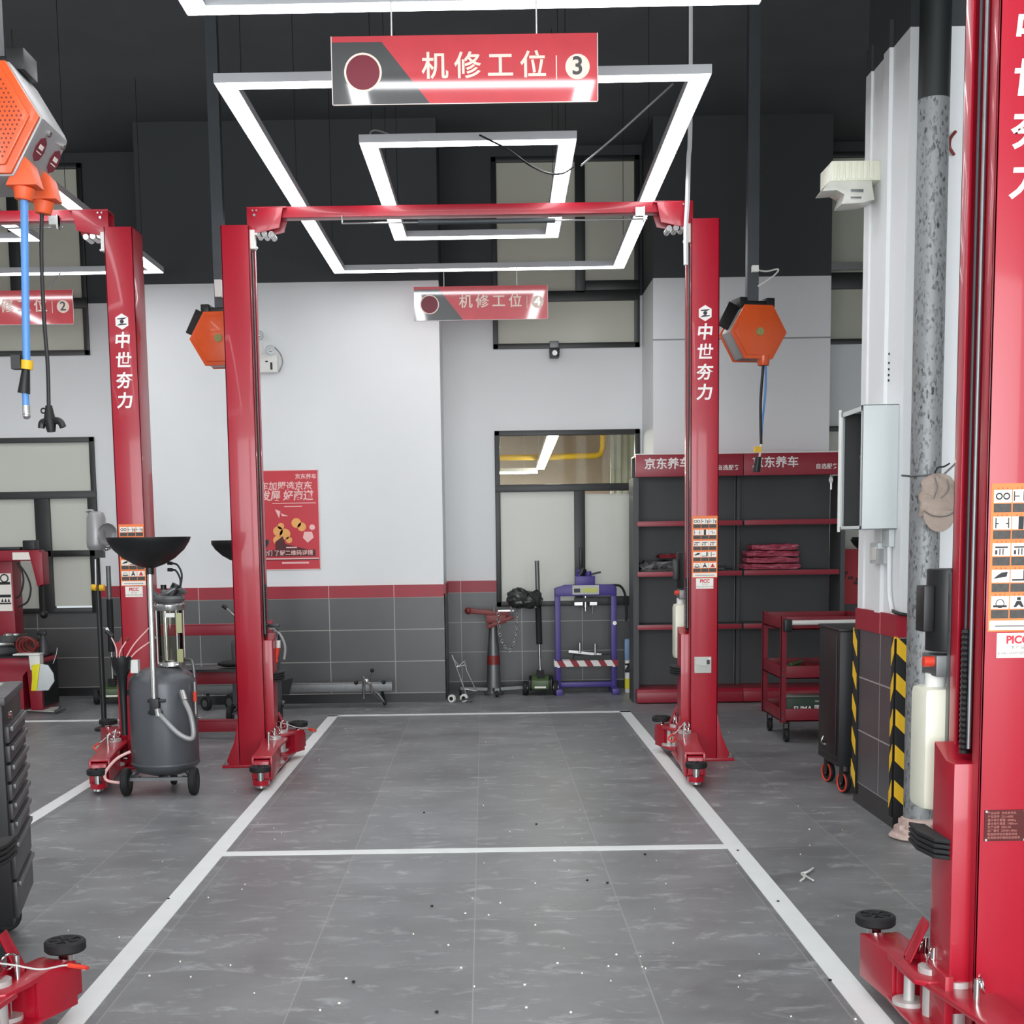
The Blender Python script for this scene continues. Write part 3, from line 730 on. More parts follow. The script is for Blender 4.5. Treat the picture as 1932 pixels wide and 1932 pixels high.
def crossbeam(lift, xl, xr_, y):
    b = MB()
    b.box(xl + .2, xr_ - .2, y, y + .1, 3.635, 3.705)
    for x, s in ((xl, 1), (xr_, -1)):
        b.prism([(x - s * .02, 3.69), (x + s * .22, 3.70), (x + s * .19, 3.565), (x + s * .05, 3.535), (x - s * .02, 3.54)], 'Y', y - .03, y - .02)
        b.prism([(x - s * .02, 3.69), (x + s * .24, 3.70), (x + s * .20, 3.565), (x + s * .05, 3.535), (x - s * .02, 3.54)], 'Y', y + .12, y + .13)
        b.box(x - s * .02, x + s * .24, y - .03, y + .13, 3.69, 3.70)
    bm_ = b.build('crossbeam', 'lift_red', lift, bevel=.003)
    for x, s in ((xl, 1), (xr_, -1)):
        for k in range(3): MB().cyl((x + s * (.045 + .045 * k), y - .02, 3.535 - .004 * k), (x + s * (.045 + .045 * k), y + .12, 3.535 - .004 * k), .019, seg=14).build('pulley', 'steel', bm_)
        for (dx, zz_, r) in ((.02, 3.675, .006), (.045, 3.675, .006), (.03, 3.645, .009)): MB().cyl((x + s * dx, y - .04, zz_), (x + s * dx, y - .025, zz_), r, seg=10).build('bolt', 'steel', bm_)
    g = MB().cyl((xl + .6, y - .02, 3.588), (xr_ - .28, y - .02, 3.588), .006, seg=8).m(1).cyl((xl + .6 + .5, y - .02, 3.588), (xl + .6 + 1.4, y - .02, 3.588), .016, seg=12)
    g.m(0).box(xl + .598, xl + .606, y - .026, y - .014, 3.588, 3.64).box(xr_ - .36, xr_ - .30, y - .06, y - .02, 3.60, 3.655).box(xr_ - .31, xr_ - .30, y - .065, y - .02, 3.57, 3.66)
    g.build('limit_bar', ['steel', 'dark_tube'], bm_)

def two_post_lift(label, xl, xr_, y0, det_r='', left=True, right=True, arms=(), pu=True, shown_l=True):
    t = thing('two_post_lift', label, 'car lift', ((xl + xr_) / 2, y0, 0), 'two-post car lifts')
    if left: column(t, -1, xl, y0, '', False if not shown_l else shown_l)
    Xf = column(t, 1, xr_, y0, det_r) if right else None
    if right and pu: power_unit(t, Xf, y0 + CD)
    crossbeam(t, xl, xr_, y0 + .08)
    for a in arms: arm(t, *a)
    return t
two_post_lift('red two-post lift over the middle bay, in front of the rear wall', -1.503, 1.378, 9.27, 'control', shown_l=False,
    arms=[((1.335, 9.22), (1.275, 8.36), True, True), ((1.315, 9.48), (1.25, 9.68), False, True), ((-1.435, 9.22), (-1.40, 8.45), True, False), ((-1.43, 9.48), (-1.35, 9.68), False, True)])
two_post_lift('red two-post lift nearest the camera, its right post with a safety sheet', -1.55, 1.392, 3.85, 'nameplate',
    arms=[((1.335, 4.03), (1.295, 4.47), False, True), ((1.37, 3.93), (1.44, 3.2), True, False), ((-1.49, 4.03), (-1.385, 4.31), False, True), ((-1.50, 3.93), (-1.56, 3.2), True, False)])
two_post_lift('red two-post lift of the left bay, behind the grey oil tank', -5.30, -2.45 + CW - CW, 9.27, '', pu=False,
    arms=[((-2.515, 9.22), (-2.40, 8.42), True, True), ((-2.53, 9.50), (-2.75, 9.95), False, False), ((-5.24, 9.22), (-5.24, 8.4), True, False)])
# ------------------------------------------------------------------ strip light frames
LZ = 3.84
def light_frame(label, cx, cy, wx, wy, rot=0.0, w=.105):
    t = thing('ceiling_light', label, 'ceiling light', (cx, cy, LZ), 'rectangular strip light frames')
    h, d = MB(), MB(); a, b = wx / 2, wy / 2
    for sx in (-1, 1):
        h.box(cx + sx * a, cx + sx * (a - w), cy - b, cy + b, LZ + .004, LZ + .05)
        d.box(cx + sx * (a - .006), cx + sx * (a - w + .006), cy - b + .006, cy + b - .006, LZ, LZ + .006)
    for sy in (-1, 1):
        h.box(cx - a + w, cx + a - w, cy + sy * b, cy + sy * (b - w), LZ + .004, LZ + .05)
        d.box(cx - a + w - .006, cx + a - w + .006, cy + sy * (b - .006), cy + sy * (b - w + .006), LZ, LZ + .006)
    h.build('housing', 'led_housing', t); d.build('diffuser', 'led', t)
    for sx in (-1, 1):
        for sy in (-.8, 0, .8): MB().cyl((cx + sx * (a - w / 2), cy + sy * b, LZ + .05), (cx + sx * (a - w / 2), cy + sy * b, CEIL), .0025, seg=6).build('hanging_wire', 'cord_black', t)
    t.rotation_euler = (0, 0, rot)
    return t
YAW = -.013
light_frame('large rectangular strip light frame around the smaller one, above the rear lift', -.045, 9.83, 2.53, 5.05, YAW)
light_frame('small rectangular strip light frame nested inside the large one', -.045, 9.74, 1.28, 2.66, YAW)
light_frame('nearest strip light frame, its far bar cut by the top edge of the photo', -.05, 3.87, 2.53, 5.05, YAW)
light_frame('small strip light frame nested inside the nearest one', -.05, 3.86, 1.28, 2.66, YAW)
light_frame('large strip light frame over the left bay', -4.03, 9.74, 2.53, 5.05, YAW)
light_frame('small strip light frame over the left bay', -4.03, 9.60, 1.28, 2.66, YAW)
light_frame('strip light frame over the bay on the near left', -4.03, 3.8, 2.53, 5.05, YAW)

# loose wires by the inner light
def wire(label, pts, r, m, name='loose_wire', cat='wire'):
    c = sum((Vector(p) for p in pts), Vector()) / len(pts)
    return tag(MB().tube(pts, r, 6).build(name, m, loc=c), label, cat)
wire('thin grey wire running from the large light frame towards the small one', [at(1270, 158, 7.75), at(1215, 208, 7.95), at(1160, 258, 8.2), at(1105, 305, 8.5), at(1097, 312, 8.5)], .006, 'cord_grey')
wire('black wire sagging across the small light frame', [at(905, 255, 8.3), at(925, 265, 8.25), at(960, 283, 8.2), at(1000, 312, 8.3), at(1035, 327, 8.6), at(1062, 327, 8.6), at(1083, 314, 8.7)], .006, 'cord_black')
wire('short grey wire curling over the left end of the small light frame', [at(696, 262, 8.5), at(702, 247, 8.5), at(725, 250, 8.5), at(765, 268, 8.6)], .005, 'cord_grey')

# ------------------------------------------------------------------ hanging bay signs
mat('sign_red', (212, 46, 58), 0.30, var=0.10, scale=7, coat=1.0)
mat('sign_dark', (62, 62, 62), 0.30, var=0.05, coat=1.0)
for k_ in ('sign_red', 'sign_dark'): MATS[k_].node_tree.nodes['Principled BSDF'].inputs['Coat IOR'].default_value = 1.9
mat('sign_letter', (250, 228, 212), 0.45, var=0.0)
mat('sign_edge', (226, 214, 208), 0.3, var=0.0)
def bay_sign(label, num, cx, y, ztop, wires=True, w=1.16, h=.288):
    t = thing('hanging_sign', label, 'sign', (cx, y, ztop - h / 2), 'hanging bay signs')
    x0, x1, z0 = cx - w / 2, cx + w / 2, ztop - h
    p = MB().box(x0, x1, y, y + .012, z0, ztop)
    p.m(1).prism([(x0, z0), (x0 + .37 * w, z0), (x0 + .19 * w, ztop - .025), (x0, ztop - .025)], 'Y', y - .0012, y)
    p.m(2)
    for b in ((x0, x1, z0, z0 + .004), (x0, x0 + .004, z0, ztop), (x1 - .004, x1, z0, ztop)): p.box(b[0], b[1], y - .002, y + .013, b[2], b[3])
    p.build('panel', ['sign_red', 'sign_dark', 'sign_edge'], t)
    zc = z0 + .545 * h
    tx = MB()
    for i, ch in enumerate('机修工位'): tx.text(ch, x0 + (.388 + .123 * i) * w, y - .0015, z0 + .53 * h, .118, bold=.0018)
    tx.box(x0 + .842 * w, x0 + .846 * w, y - .0025, y - .001, z0 + .33 * h, z0 + .68 * h)
    tx.cyl((x0 + .923 * w, y - .0025, z0 + .515 * h), (x0 + .923 * w, y, z0 + .515 * h), .053, seg=36)
    tx.m(1).text(num, x0 + .923 * w, y - .003, z0 + .515 * h, .105, bold=.002)
    tx.build('lettering', ['sign_letter', 'sign_dark'], t)
    MB().cyl((x0 + .118 * w, y - .002, zc - .02), (x0 + .118 * w, y, zc - .02), .082, seg=40).m(1).cyl((x0 + .118 * w, y - .0028, zc - .02), (x0 + .118 * w, y - .001, zc - .02), .073, seg=40).build('round_badge', ['sign_letter', 'maroon'], t)
    for f in (.228, .771):
        MB().cyl((x0 + f * w, y + .006, ztop), (x0 + f * w, y + .02, LZ + .01), .0035, seg=6).build('hanging_wire', 'cord_white', t)
    return t
bay_sign('red hanging sign marked 3, largest and nearest', '3', -.055, 6.27, 3.695)
bay_sign('red hanging sign marked 4 below the far end of the large light frame', '4', 0.0, 12.22, 3.69)
bay_sign('red hanging sign marked 2, at the left edge behind the blue hose', '2', -4.07, 12.12, 3.69)

# ------------------------------------------------------------------ hose reels on drop poles
def hose_reel(label, c, R, depth, rz, pole_xy, hose, plug=False, grille=False, sides=(-1, 1), fs=1.0):
    t = thing('hose_reel', label, 'hose reel', c, 'orange ceiling hose reels')
    c = Vector(c); M = Matrix.Rotation(rz, 3, 'Z')
    def hx(r, sx=1.0, rot=0): return [(r * sx * math.cos(math.pi / 3 * k), r * math.sin(math.pi / 3 * k)) for k in range(6)]
    def put(mb):
        for v in mb.bm.verts: v.co = c + M @ v.co
        return mb
    bd = MB().prism(hx(R * .97), 'Y', -depth / 2, depth / 2)
    put(bd).build('body', 'silver_body', t, bevel=.02)
    for s in sides:
        f = MB()
        f.prism(hx(R * fs), 'Y', s * depth / 2, s * (depth / 2 + .018))
        f.prism(hx(R * fs * .86), 'Y', s * (depth / 2 + .018), s * (depth / 2 + .03))
        pf = put(f).build('face_plate', 'orange', t, bevel=.008)
        h = MB().cyl((0, s * (depth / 2 + .028), 0), (0, s * (depth / 2 + .042), 0), .028, seg=18)
        put(h).build('hub', 'orange_mesh' if grille else 'amber_glass', pf)
        if grille:
            g = MB(); n = 13
            for i in range(-n, n + 1):
                for j in range(-n, n + 1):
                    x, z = i * R * .068 + (j % 2) * R * .034, j * R * .064
                    if max(abs(z) / .866, abs(x) + abs(z) * .577) < R * fs * .78 and math.hypot(x, z) > .04: g.cyl((x, s * (depth / 2 + .0305), z), (x, s * (depth / 2 + .0315), z), R * .016, seg=6)
            put(g).build('grille_holes', 'stand_red', pf)
    k = MB().box(-R * .55, R * .55, -.06, .06, R * .86, R * 1.02).box(-R * .62, -R * .35, -.075, .075, R * .80, R * 1.12).box(R * .35, R * .62, -.075, .075, R * .80, R * 1.12)
    k.bar((-R * .62, 0, R * .9), (-R * 1.0, 0, R * .15), .03, depth * .7)
    put(k).build('bracket', 'black_plastic', t, bevel=.005)
    px, py = pole_xy; zt_ = c.z + R * 1.0
    MB().box(px - .04, px + .04, py - .04, py + .04, zt_, CEIL).build('drop_pole', 'dark_tube', t)
    if hose: hose(t)
    return t
def reel_r(t):
    e = at(1440, 690, 9.95)
    MB().cyl(e + Vector((0, 0, .08)), e, .05, .04, seg=16).build('hose_outlet', 'orange', t, bevel=.004)
    h0 = e
    a, b = at(1435, 760, 9.95), at(1436, 838, 9.95)
    MB().tube([e, a, b], .010, 8).m(1).tube([e + Vector((.02, .01, 0)), at(1444, 740, 9.96), at(1438, 800, 9.96), b], .008, 8).build('hose', ['cord_black', 'blue_hose'], t)
    c = at(1428, 848, 9.95)
    MB().box(c.x - .02, c.x + .03, c.y - .015, c.y + .015, c.z - .02, c.z + .02).m(1).tube([b, at(1434, 856, 9.95), at(1430, 875, 9.95)], .008, 6).m(2).cyl(at(1431, 862, 9.95), at(1427, 890, 9.95), .022, .028, seg=10).build('hose_fitting', ['yellow', 'white_plastic', 'black_plastic'], t)
    MB().tube([at(1424, 508, 9.95), at(1445, 512, 9.95), at(1468, 508, 9.95), at(1460, 520, 9.95), at(1430, 540, 9.95)], .006, 6).m(1).box(*[v for v in (at(1418, 512, 9.93).x, at(1430, 512, 9.93).x, 9.90, 9.94, at(1424, 514, 9.93).z, at(1424, 502, 9.93).z)]).build('feed_wire', ['cord_white', 'white_plastic'], t)
cR = at(1420, 630, 10.0)
hose_reel('orange hexagonal hose reel hanging right of the middle lift, blue hose below', cR, .215, .17, .25, (at(1419, 500, 10).x, 10.0), reel_r)
cB = at(421, 642, 10.0)
def reel_b(t):
    MB().box(at(405, 560, 9.9).x, at(418, 560, 9.9).x, 9.9, 9.95, at(405, 560, 9.9).z, at(405, 527, 9.9).z).build('socket', 'white_plastic', t, bevel=.003)
hose_reel('orange hexagonal hose reel half hidden behind the left post of the middle lift', cB, .215, .17, -.1, (at(413, 450, 10).x, 10.0), reel_b)
# big one at the left edge, seen from below
cL = at(-12, 248, 5.1)
def reel_l(t):
    c = Vector(cL); R = .232; ya, yb = 5.04, 5.20
    nrm = Vector((math.cos(-math.pi / 6), 0, math.sin(-math.pi / 6))); along = Vector((math.sin(math.pi / 6), 0, math.cos(math.pi / 6)))
    mid = c + nrm * (R * .866 * .97)
    for i, Y_ in enumerate((ya + .0, yb + .0)):
        p = Vector((mid.x, Y_, mid.z)) + along * .02
        s = MB().cyl(p - nrm * .004, p + nrm * .002, .045, seg=8)
        s.m(1).bar(p - along * .012 - Vector((0, .025, 0)) + nrm * .002, p - along * .012 + Vector((0, .025, 0)) + nrm * .002, .004, .002, nrm).bar(p + along * .008 - Vector((0, .02, 0)) + nrm * .002, p + along * .008 + Vector((0, .02, 0)) + nrm * .002, .016, .002, nrm)
        s.build('round_sticker', ['maroon', 'sticker_white'], t)
        MB().cyl(p + along * .062 + nrm * .0, p + along * .062 + nrm * .012, .010, seg=8).build('bolt', 'chrome', t)
    for u, v_, Y_ in ((43, 330, 5.0), (80, 356, 5.2)):
        a = at(u + 4, v_ - 12, Y_); b = at(u + 4, v_ + 24, Y_); c2 = at(u + 1, v_ + 48, Y_)
        o = MB().prism([(a.x - .06, b.z), (a.x + .05, b.z), (a.x + .03, a.z + .01), (a.x + .005, a.z + .04), (a.x - .02, a.z + .01)], 'Y', Y_ - .04, Y_ + .05)
        o.cyl((b.x - .002, Y_, b.z), (c2.x, Y_, c2.z), .038, .03, seg=14)
        o.build('hose_outlet', 'orange_mesh', t, bevel=.005)
    Y_ = 5.0
    MB().tube([at(46, 378, Y_), at(47, 500, Y_), at(50, 680, Y_)], .0135, 10).build('hose', 'blue_hose', t, label='blue air hose')
    k = MB().cyl(at(51, 680, Y_), at(50, 697, Y_), .022, seg=10).m(1).cyl(at(49, 697, Y_), at(45, 742, Y_), .014, .022, seg=10).box(at(24, 690, Y_).x, at(42, 690, Y_).x, Y_ - .02, Y_ + .02, at(30, 697, Y_).z, at(30, 671, Y_).z)
    k.m(2).cyl(at(48, 742, Y_), at(49, 765, Y_), .012, seg=10).m(3).cyl(at(49, 765, Y_), at(50, 782, Y_), .013, seg=10).ball(at(50, 784, Y_), .014)
    k.build('hose_coupler', ['yellow', 'black_plastic', 'blue_hose', 'chrome'], t)
    Y2 = 5.2
    MB().tube([at(79, 400, Y2), at(78, 480, Y2), at(83, 600, Y2), at(90, 690, Y2), at(92, 775, Y2)], .0075, 8).build('power_cable', 'cord_black', t, label='dark cable with a socket head')
    k = MB().cyl(at(92, 765, Y2), at(94, 792, Y2), .012, .022, seg=10).cyl(at(94, 792, Y2), at(97, 815, Y2), .025, .015, seg=10)
    k.tube([at(78, 808, Y2), at(80, 797, Y2), at(94, 794, Y2), at(112, 795, Y2), at(119, 806, Y2)], .013, 8).ring(at(82, 775, Y2), .009, .003, (0, 1, 0), 10)
    k.build('socket_head', 'black_plastic', t)
hose_reel('large orange hose reel at the top left corner with a blue hose', tuple(cL), .232, .30, 0.0, (cL.x, 5.1), reel_l, grille=True, sides=(-1,), fs=.93)
# ------------------------------------------------------------------ wheels
def wheel(mb, c, r, w, axis=(1, 0, 0)):
    a = Vector(axis).normalized() * (w / 2); c = Vector(c)
    mb.lathe([(r * .45, -w / 2), (r * .92, -w / 2), (r, -w * .3), (r, w * .3), (r * .92, w / 2), (r * .45, w / 2)], c, 24, axis)
    return mb
def hubd(mb, c, r, w, axis=(1, 0, 0)):
    a = Vector(axis).normalized() * (w / 2); mb.cyl(Vector(c) - a, Vector(c) + a, r * .5, seg=16); return mb

# ------------------------------------------------------------------ waste oil drainer in front
def drainer(label, x, y, full=True, bowl_off=(-.015, -.02), bowl_r=.245, bowl_z=1.37):
    t = thing('oil_drainer', label, 'oil drainer', (x, y, 0), 'waste oil drainers')
    R = .205
    tk = MB().lathe([(0, .10), (.10, .105), (.165, .125), (R - .003, .165), (R, .18), (R, .67), (R - .006, .70), (R - .04, .735), (.10, .765), (0, .772)], (x, y, 0), 40)
    tank = tk.build('tank', 'tank_grey', t)
    MB().lathe([(R + .001, .17), (R + .004, .175), (R + .004, .182), (R + .001, .187)], (x, y, 0), 40).build('weld_seam', 'tank_grey', tank)
    f = MB().bar((x - .20, y - .17, .10), (x + .20, y - .17, .10), .025, .02).bar((x - .13, y - .12, .10), (x - .17, y - .17, .10), .02, .02).bar((x + .13, y - .12, .10), (x + .17, y - .17, .10), .02, .02).bar((x, y - .17, .10), (x, y + .2, .10), .03, .02)
    for s in (-1, 1): f.bar((x + s * .19, y - .17, .10), (x + s * .12, y - .05, .16), .02, .02)
    f.build('frame', 'dull_steel', t)
    for s in (-1, 1):
        w = MB(); wheel(w, (x + s * .205, y - .17, .085), .085, .042)
        wo = w.build('wheel', 'rubber', t); hubd(MB(), (x + s * .205, y - .17, .085), .085, .046).build('hub', 'black_plastic', wo)
    w = MB(); wheel(w, (x, y + .2, .04), .04, .03); w.bar((x, y + .2, .04), (x, y + .2, .1), .02, .03); w.build('wheel', 'rubber', t)
    # pole and bowl
    b0 = Vector((x + .0, y - R - .03, .52)); b1 = Vector((x + bowl_off[0] + .02, y + bowl_off[1] - R, bowl_z))
    MB().cyl(b0, b1, .017, seg=14).build('pole', 'chrome', t)
    MB().lathe([(.0, 0), (.035, .0), (.09, .02), (.15, .055), (.205, .105), (.235, .15), (bowl_r, .175), (bowl_r, .18), (.228, .152), (.15, .065), (.03, .012), (0, .012)], b1 + Vector((0, 0, .01)), 40).m(0).cyl(b1 - Vector((0, 0, .03)), b1 + Vector((0, 0, .02)), .024, seg=14).build('bowl', 'black_plastic', t)
    if not full:
        return t
    MB().box(x - .025, x + .03, y - R - .05, y - R + .02, .50, .60).bar((x - .04, y - R - .03, .585), (x + .07, y - R - .03, .585), .012, .02).bar((x - .04, y - R - .03, .515), (x + .05, y - R - .03, .515), .012, .02).build('pole_clamp', 'black_plastic', t, bevel=.004)
    hp = [at(298, 1345, y - R - .05), at(312, 1360, y - R - .07), at(335, 1383, y - R - .08), at(357, 1394, y - R - .07), at(365, 1385, y - R - .05), at(360, 1350, y - R - .03), at(349, 1325, y - R + .0), at(344, 1310, y - R + .04)]
    MB().tube(hp, .0155, 12).m(1).cyl(at(297, 1338, y - R - .045), at(300, 1352, y - R - .055), .021, seg=12).cyl(at(343, 1305, y - R + .04), at(348, 1322, y - R + .0), .02, seg=12).build('drain_hose', ['silver_body', 'steel'], t)
    # glass chamber
    cx, cy = x + .055, y + .02
    MB().cyl((cx, cy, .80), (cx, cy, 1.115), .075, seg=28, caps=False).build('glass_chamber', 'cylinder_glass', t)
    k = MB().lathe([(0, 1.115), (.09, 1.115), (.095, 1.125), (.095, 1.15), (.08, 1.165), (0, 1.17)], (cx, cy, 0), 28).lathe([(0, .775), (.085, .775), (.085, .80), (0, .80)], (cx, cy, 0), 28)
    for a in (.6, 2.2, 3.8, 5.4): k.cyl((cx + .088 * math.cos(a), cy + .088 * math.sin(a), .79), (cx + .088 * math.cos(a), cy + .088 * math.sin(a), 1.13), .005, seg=8)
    k.build('chamber_caps', 'steel', t)
    MB().cyl((cx - .02, cy - .03, .81), (cx - .02, cy - .03, 1.11), .016, seg=12).m(1).box(cx - .01, cx + .05, cy - .085, cy - .08, 1.075, 1.10).m(2).box(cx + .055, cx + .09, cy - .08, cy - .06, .98, 1.10).box(cx + .055, cx + .09, cy - .08, cy - .06, .80, .88).build('chamber_fittings', ['chrome', 'white_plastic', 'amber_glass'], t)
    v = MB().ring((cx, cy, 1.185), .075, .022, (0, 0, 1), 24).ring((cx + .015, cy + .01, 1.215), .05, .018, (.2, .1, 1), 20).tube([(cx - .1, cy - .02, 1.18), (cx - .09, cy - .02, 1.22), (cx - .05, cy - .03, 1.2), (cx, cy - .05, 1.22), (cx + .06, cy - .04, 1.25), (cx + .1, cy, 1.22)], .016, 10)
    v.build('suction_hoses', 'dull_steel', t)
    v = MB().cyl((cx + .02, cy - .03, 1.2), (cx + .06, cy - .03, 1.27), .03, seg=14).cyl((cx - .03, cy, 1.17), (cx - .03, cy, 1.27), .018, seg=12)
    v.tube([(cx + .02, cy, 1.40), (cx + .06, cy, 1.39), (cx + .085, cy, 1.33), (cx + .07, cy, 1.24)], .006, 8).tube([(cx + .02, cy, 1.36), (cx + .05, cy, 1.355), (cx + .075, cy, 1.30), (cx + .068, cy, 1.24)], .006, 8)
    v.cyl((cx + .0, cy, 1.402), (cx + .03, cy, 1.40), .011, seg=10).cyl((cx + .0, cy, 1.362), (cx + .03, cy, 1.36), .011, seg=10)
    v.build('valve_block', 'black_plastic', t)
    MB().cyl((cx - .02, cy - .03, .77), (cx - .02, cy - .03, .8), .03, seg=12).cyl((cx - .05, cy - .06, .785), (cx + .06, cy - .06, .785), .014, seg=12).build('suction_fitting', 'steel', t)
    MB().tube([(cx + .02, cy + .02, .80), (cx + .10, cy, .81), (cx + .135, cy - .02, .79), (cx + .145, cy - .03, .70)], .010, 10).tube([(cx - .11, cy, .73), (cx - .11, cy, 1.0), (cx - .11, cy, 1.12)], .007, 8).build('handle_pipe', 'dull_steel', t)
    # probe holder
    hx_, hy = x - .225, y - .08
    MB().lathe([(0, .36), (.018, .36), (.022, .6), (.03, .72), (.058, .78), (.062, .84), (.055, .84), (.02, .7), (0, .7)], (hx_, hy, 0), 20).bar((hx_ + .03, hy, .62), (x - R + .02, hy + .05, .62), .03, .03).build('probe_holder', 'black_plastic', t)
    for (du, u0, v0, col_) in ((0, 205, 1193, 'white_plastic'), (1, 238, 1210, 'stand_red'), (2, 283, 1183, 'chrome'), (3, 287, 1208, 'chrome')):
        e = at(u0, v0, hy - .0)
        s_ = Vector((hx_ + (-.03 + .02 * du), hy, .80))
        m_ = (s_ + e) / 2 + Vector((.02 if du == 0 else -.02, 0, .0))
        MB().tube([s_, m_, e], .004, 8).m(1).cyl(e, e + (e - m_).normalized() * .03, .009, seg=8).build('probe', ['poster_pink', col_], t)
    MB().cyl((hx_ - .085, hy, 1.0), (hx_ - .05, hy, .965), .014, seg=10).build('probe_valve', 'black_plastic', t)
    # pressure gauge column and valve on the right flank
    gx = x + R + .006
    MB().cyl((gx, y - .07, .48), (gx, y - .07, .68), .008, seg=8).m(1).cyl((gx, y - .08, .56), (gx, y - .08, .62), .012, seg=8).m(0).cyl((gx, y - .08, .47), (gx + .06, y - .1, .475), .006, seg=8).build('level_gauge', ['steel', 'orange_red'], t)
    MB().box(hx_ + .055, hx_ + .1, hy - .01, hy + .04, .74, .82).build('paper_tag', 'white_plastic', t)
    wp = [(x - .19, y - .1, .26), (x - .27, y - .12, .22), (x - .34, y - .13, .14), (x - .33, y - .14, .09), (x - .24, y - .15, .075)]
    MB().tube(wp, .009, 8).build('outlet_hose', 'poster_pink', t)
    return t
drainer('grey waste oil tank on wheels with a black bowl, nearest the camera', -1.992, 8.44)
d2 = drainer('waste oil drainer with its black bowl behind the left post of the middle lift', -1.94, 11.6, False, (-0.08, -.02), .235, 1.35)
d3 = drainer('waste oil drainer in the far corner, its black bowl seen past the pillar', 3.53, 12.75, False, (0.0, -.02), .22, 1.30)

# ------------------------------------------------------------------ floor jacks
def floor_jack(label, x, y, rz, hx_, hz, bag=False):
    """low green trolley jack with an upright pole handle"""
    t = thing('floor_jack', label, 'floor jack', (x, y, 0), 'green trolley jacks')
    M = Matrix.Rotation(rz, 3, 'Z')
    def put(mb):
        for v in mb.bm.verts:
            v.co = Vector((x, y, 0)) + M @ v.co
        return mb
    b = MB()
    for s in (-1, 1): b.prism([(-.06, .05), (-.06, .16), (.06, .19), (.42, .12), (.5, .08), (.5, .05)], 'X', s * .10, s * .115)
    b.prism([(-.05, .07), (-.05, .15), (.09, .185), (.12, .1)], 'X', -.1, .1)
    put(b).build('frame', 'black_plastic', t, bevel=.005)
    c = MB().prism([(-.075, .062), (-.075, .15), (.06, .196), (.16, .19), (.16, .07)], 'X', -.085, .085)
    put(c).build('hydraulic_unit', 'jack_green', t, bevel=.01)
    g = MB().box(-.055, .055, -.078, -.075, .075, .092); put(g).build('name_strip', 'sticker_white', t)
    for s in (-1, 1):
        w = MB(); wheel(w, (s * .15, .0, .07), .07, .045); wo = put(w).build('wheel', 'rubber', t)
        w = MB(); hubd(w, (s * .15, .0, .07), .07, .05); put(w).build('hub', 'steel', wo)
        w = MB(); wheel(w, (s * .12, .46, .045), .045, .035); put(w).build('wheel', 'rubber', t)
    a = MB().bar((0, .1, .16), (0, .46, .10), .07, .05).cyl((0, .46, .10), (0, .46, .14), .05, seg=18); put(a).build('lift_arm', 'black_plastic', t)
    h = [Vector((x, y + .02, .18)), Vector((x + hx_ * .25, y + .02, .30)), Vector((x + hx_, y + .02, hz))]
    d = h[2] - Vector((x, y + .02, .15)); o0 = Vector((x, y + .02, .15))
    P = lambda f: o0 + d * f
    MB().cyl(P(0), P(.38), .014, seg=12).m(1).cyl(P(.30), P(.73), .03, seg=14).m(2).cyl(P(.70), P(1), .022, seg=14).m(1).box(P(0).x - .035, P(0).x + .035, y - .03, y + .06, .13, .24).build('handle', ['steel', 'rubber', 'dull_steel'], t)
    return t
j1 = at(1020, 1300, 13.36)
floor_jack('green trolley jack with its pole handle upright, beside the purple press', j1.x, 13.36, -.08, at(1013, 1060, 13.36).x - j1.x, at(1013, 1058, 13.36).z)
j2 = at(200, 1318, 13.2)
floor_jack('green trolley jack by the left window, partly behind the left lift post', j2.x + .08, 13.15, .15, at(203, 1068, 13.15).x - j2.x - .08, at(203, 1068, 13.15).z)
# black plastic bag hung on the handle
bc = at(992, 1128, 13.3)
mb = MB(); mb.ball((bc.x - .07, bc.y - .03, bc.z + .0), .115, .09, .095, 24, 16).ball((bc.x + .03, bc.y - .02, bc.z - .02), .11, .08, .08, 24, 16).ball((bc.x + .10, bc.y - .02, bc.z - .015), .06, .06, .085, 20, 14)
for v in mb.bm.verts:
    v.co += Vector((random.uniform(-1, 1), random.uniform(-1, 1), random.uniform(-1, 1))) * .011
tag(mb.build('plastic_bag', 'bag_black', loc=bc), 'crumpled black plastic bag hung on a jack handle', 'bag')

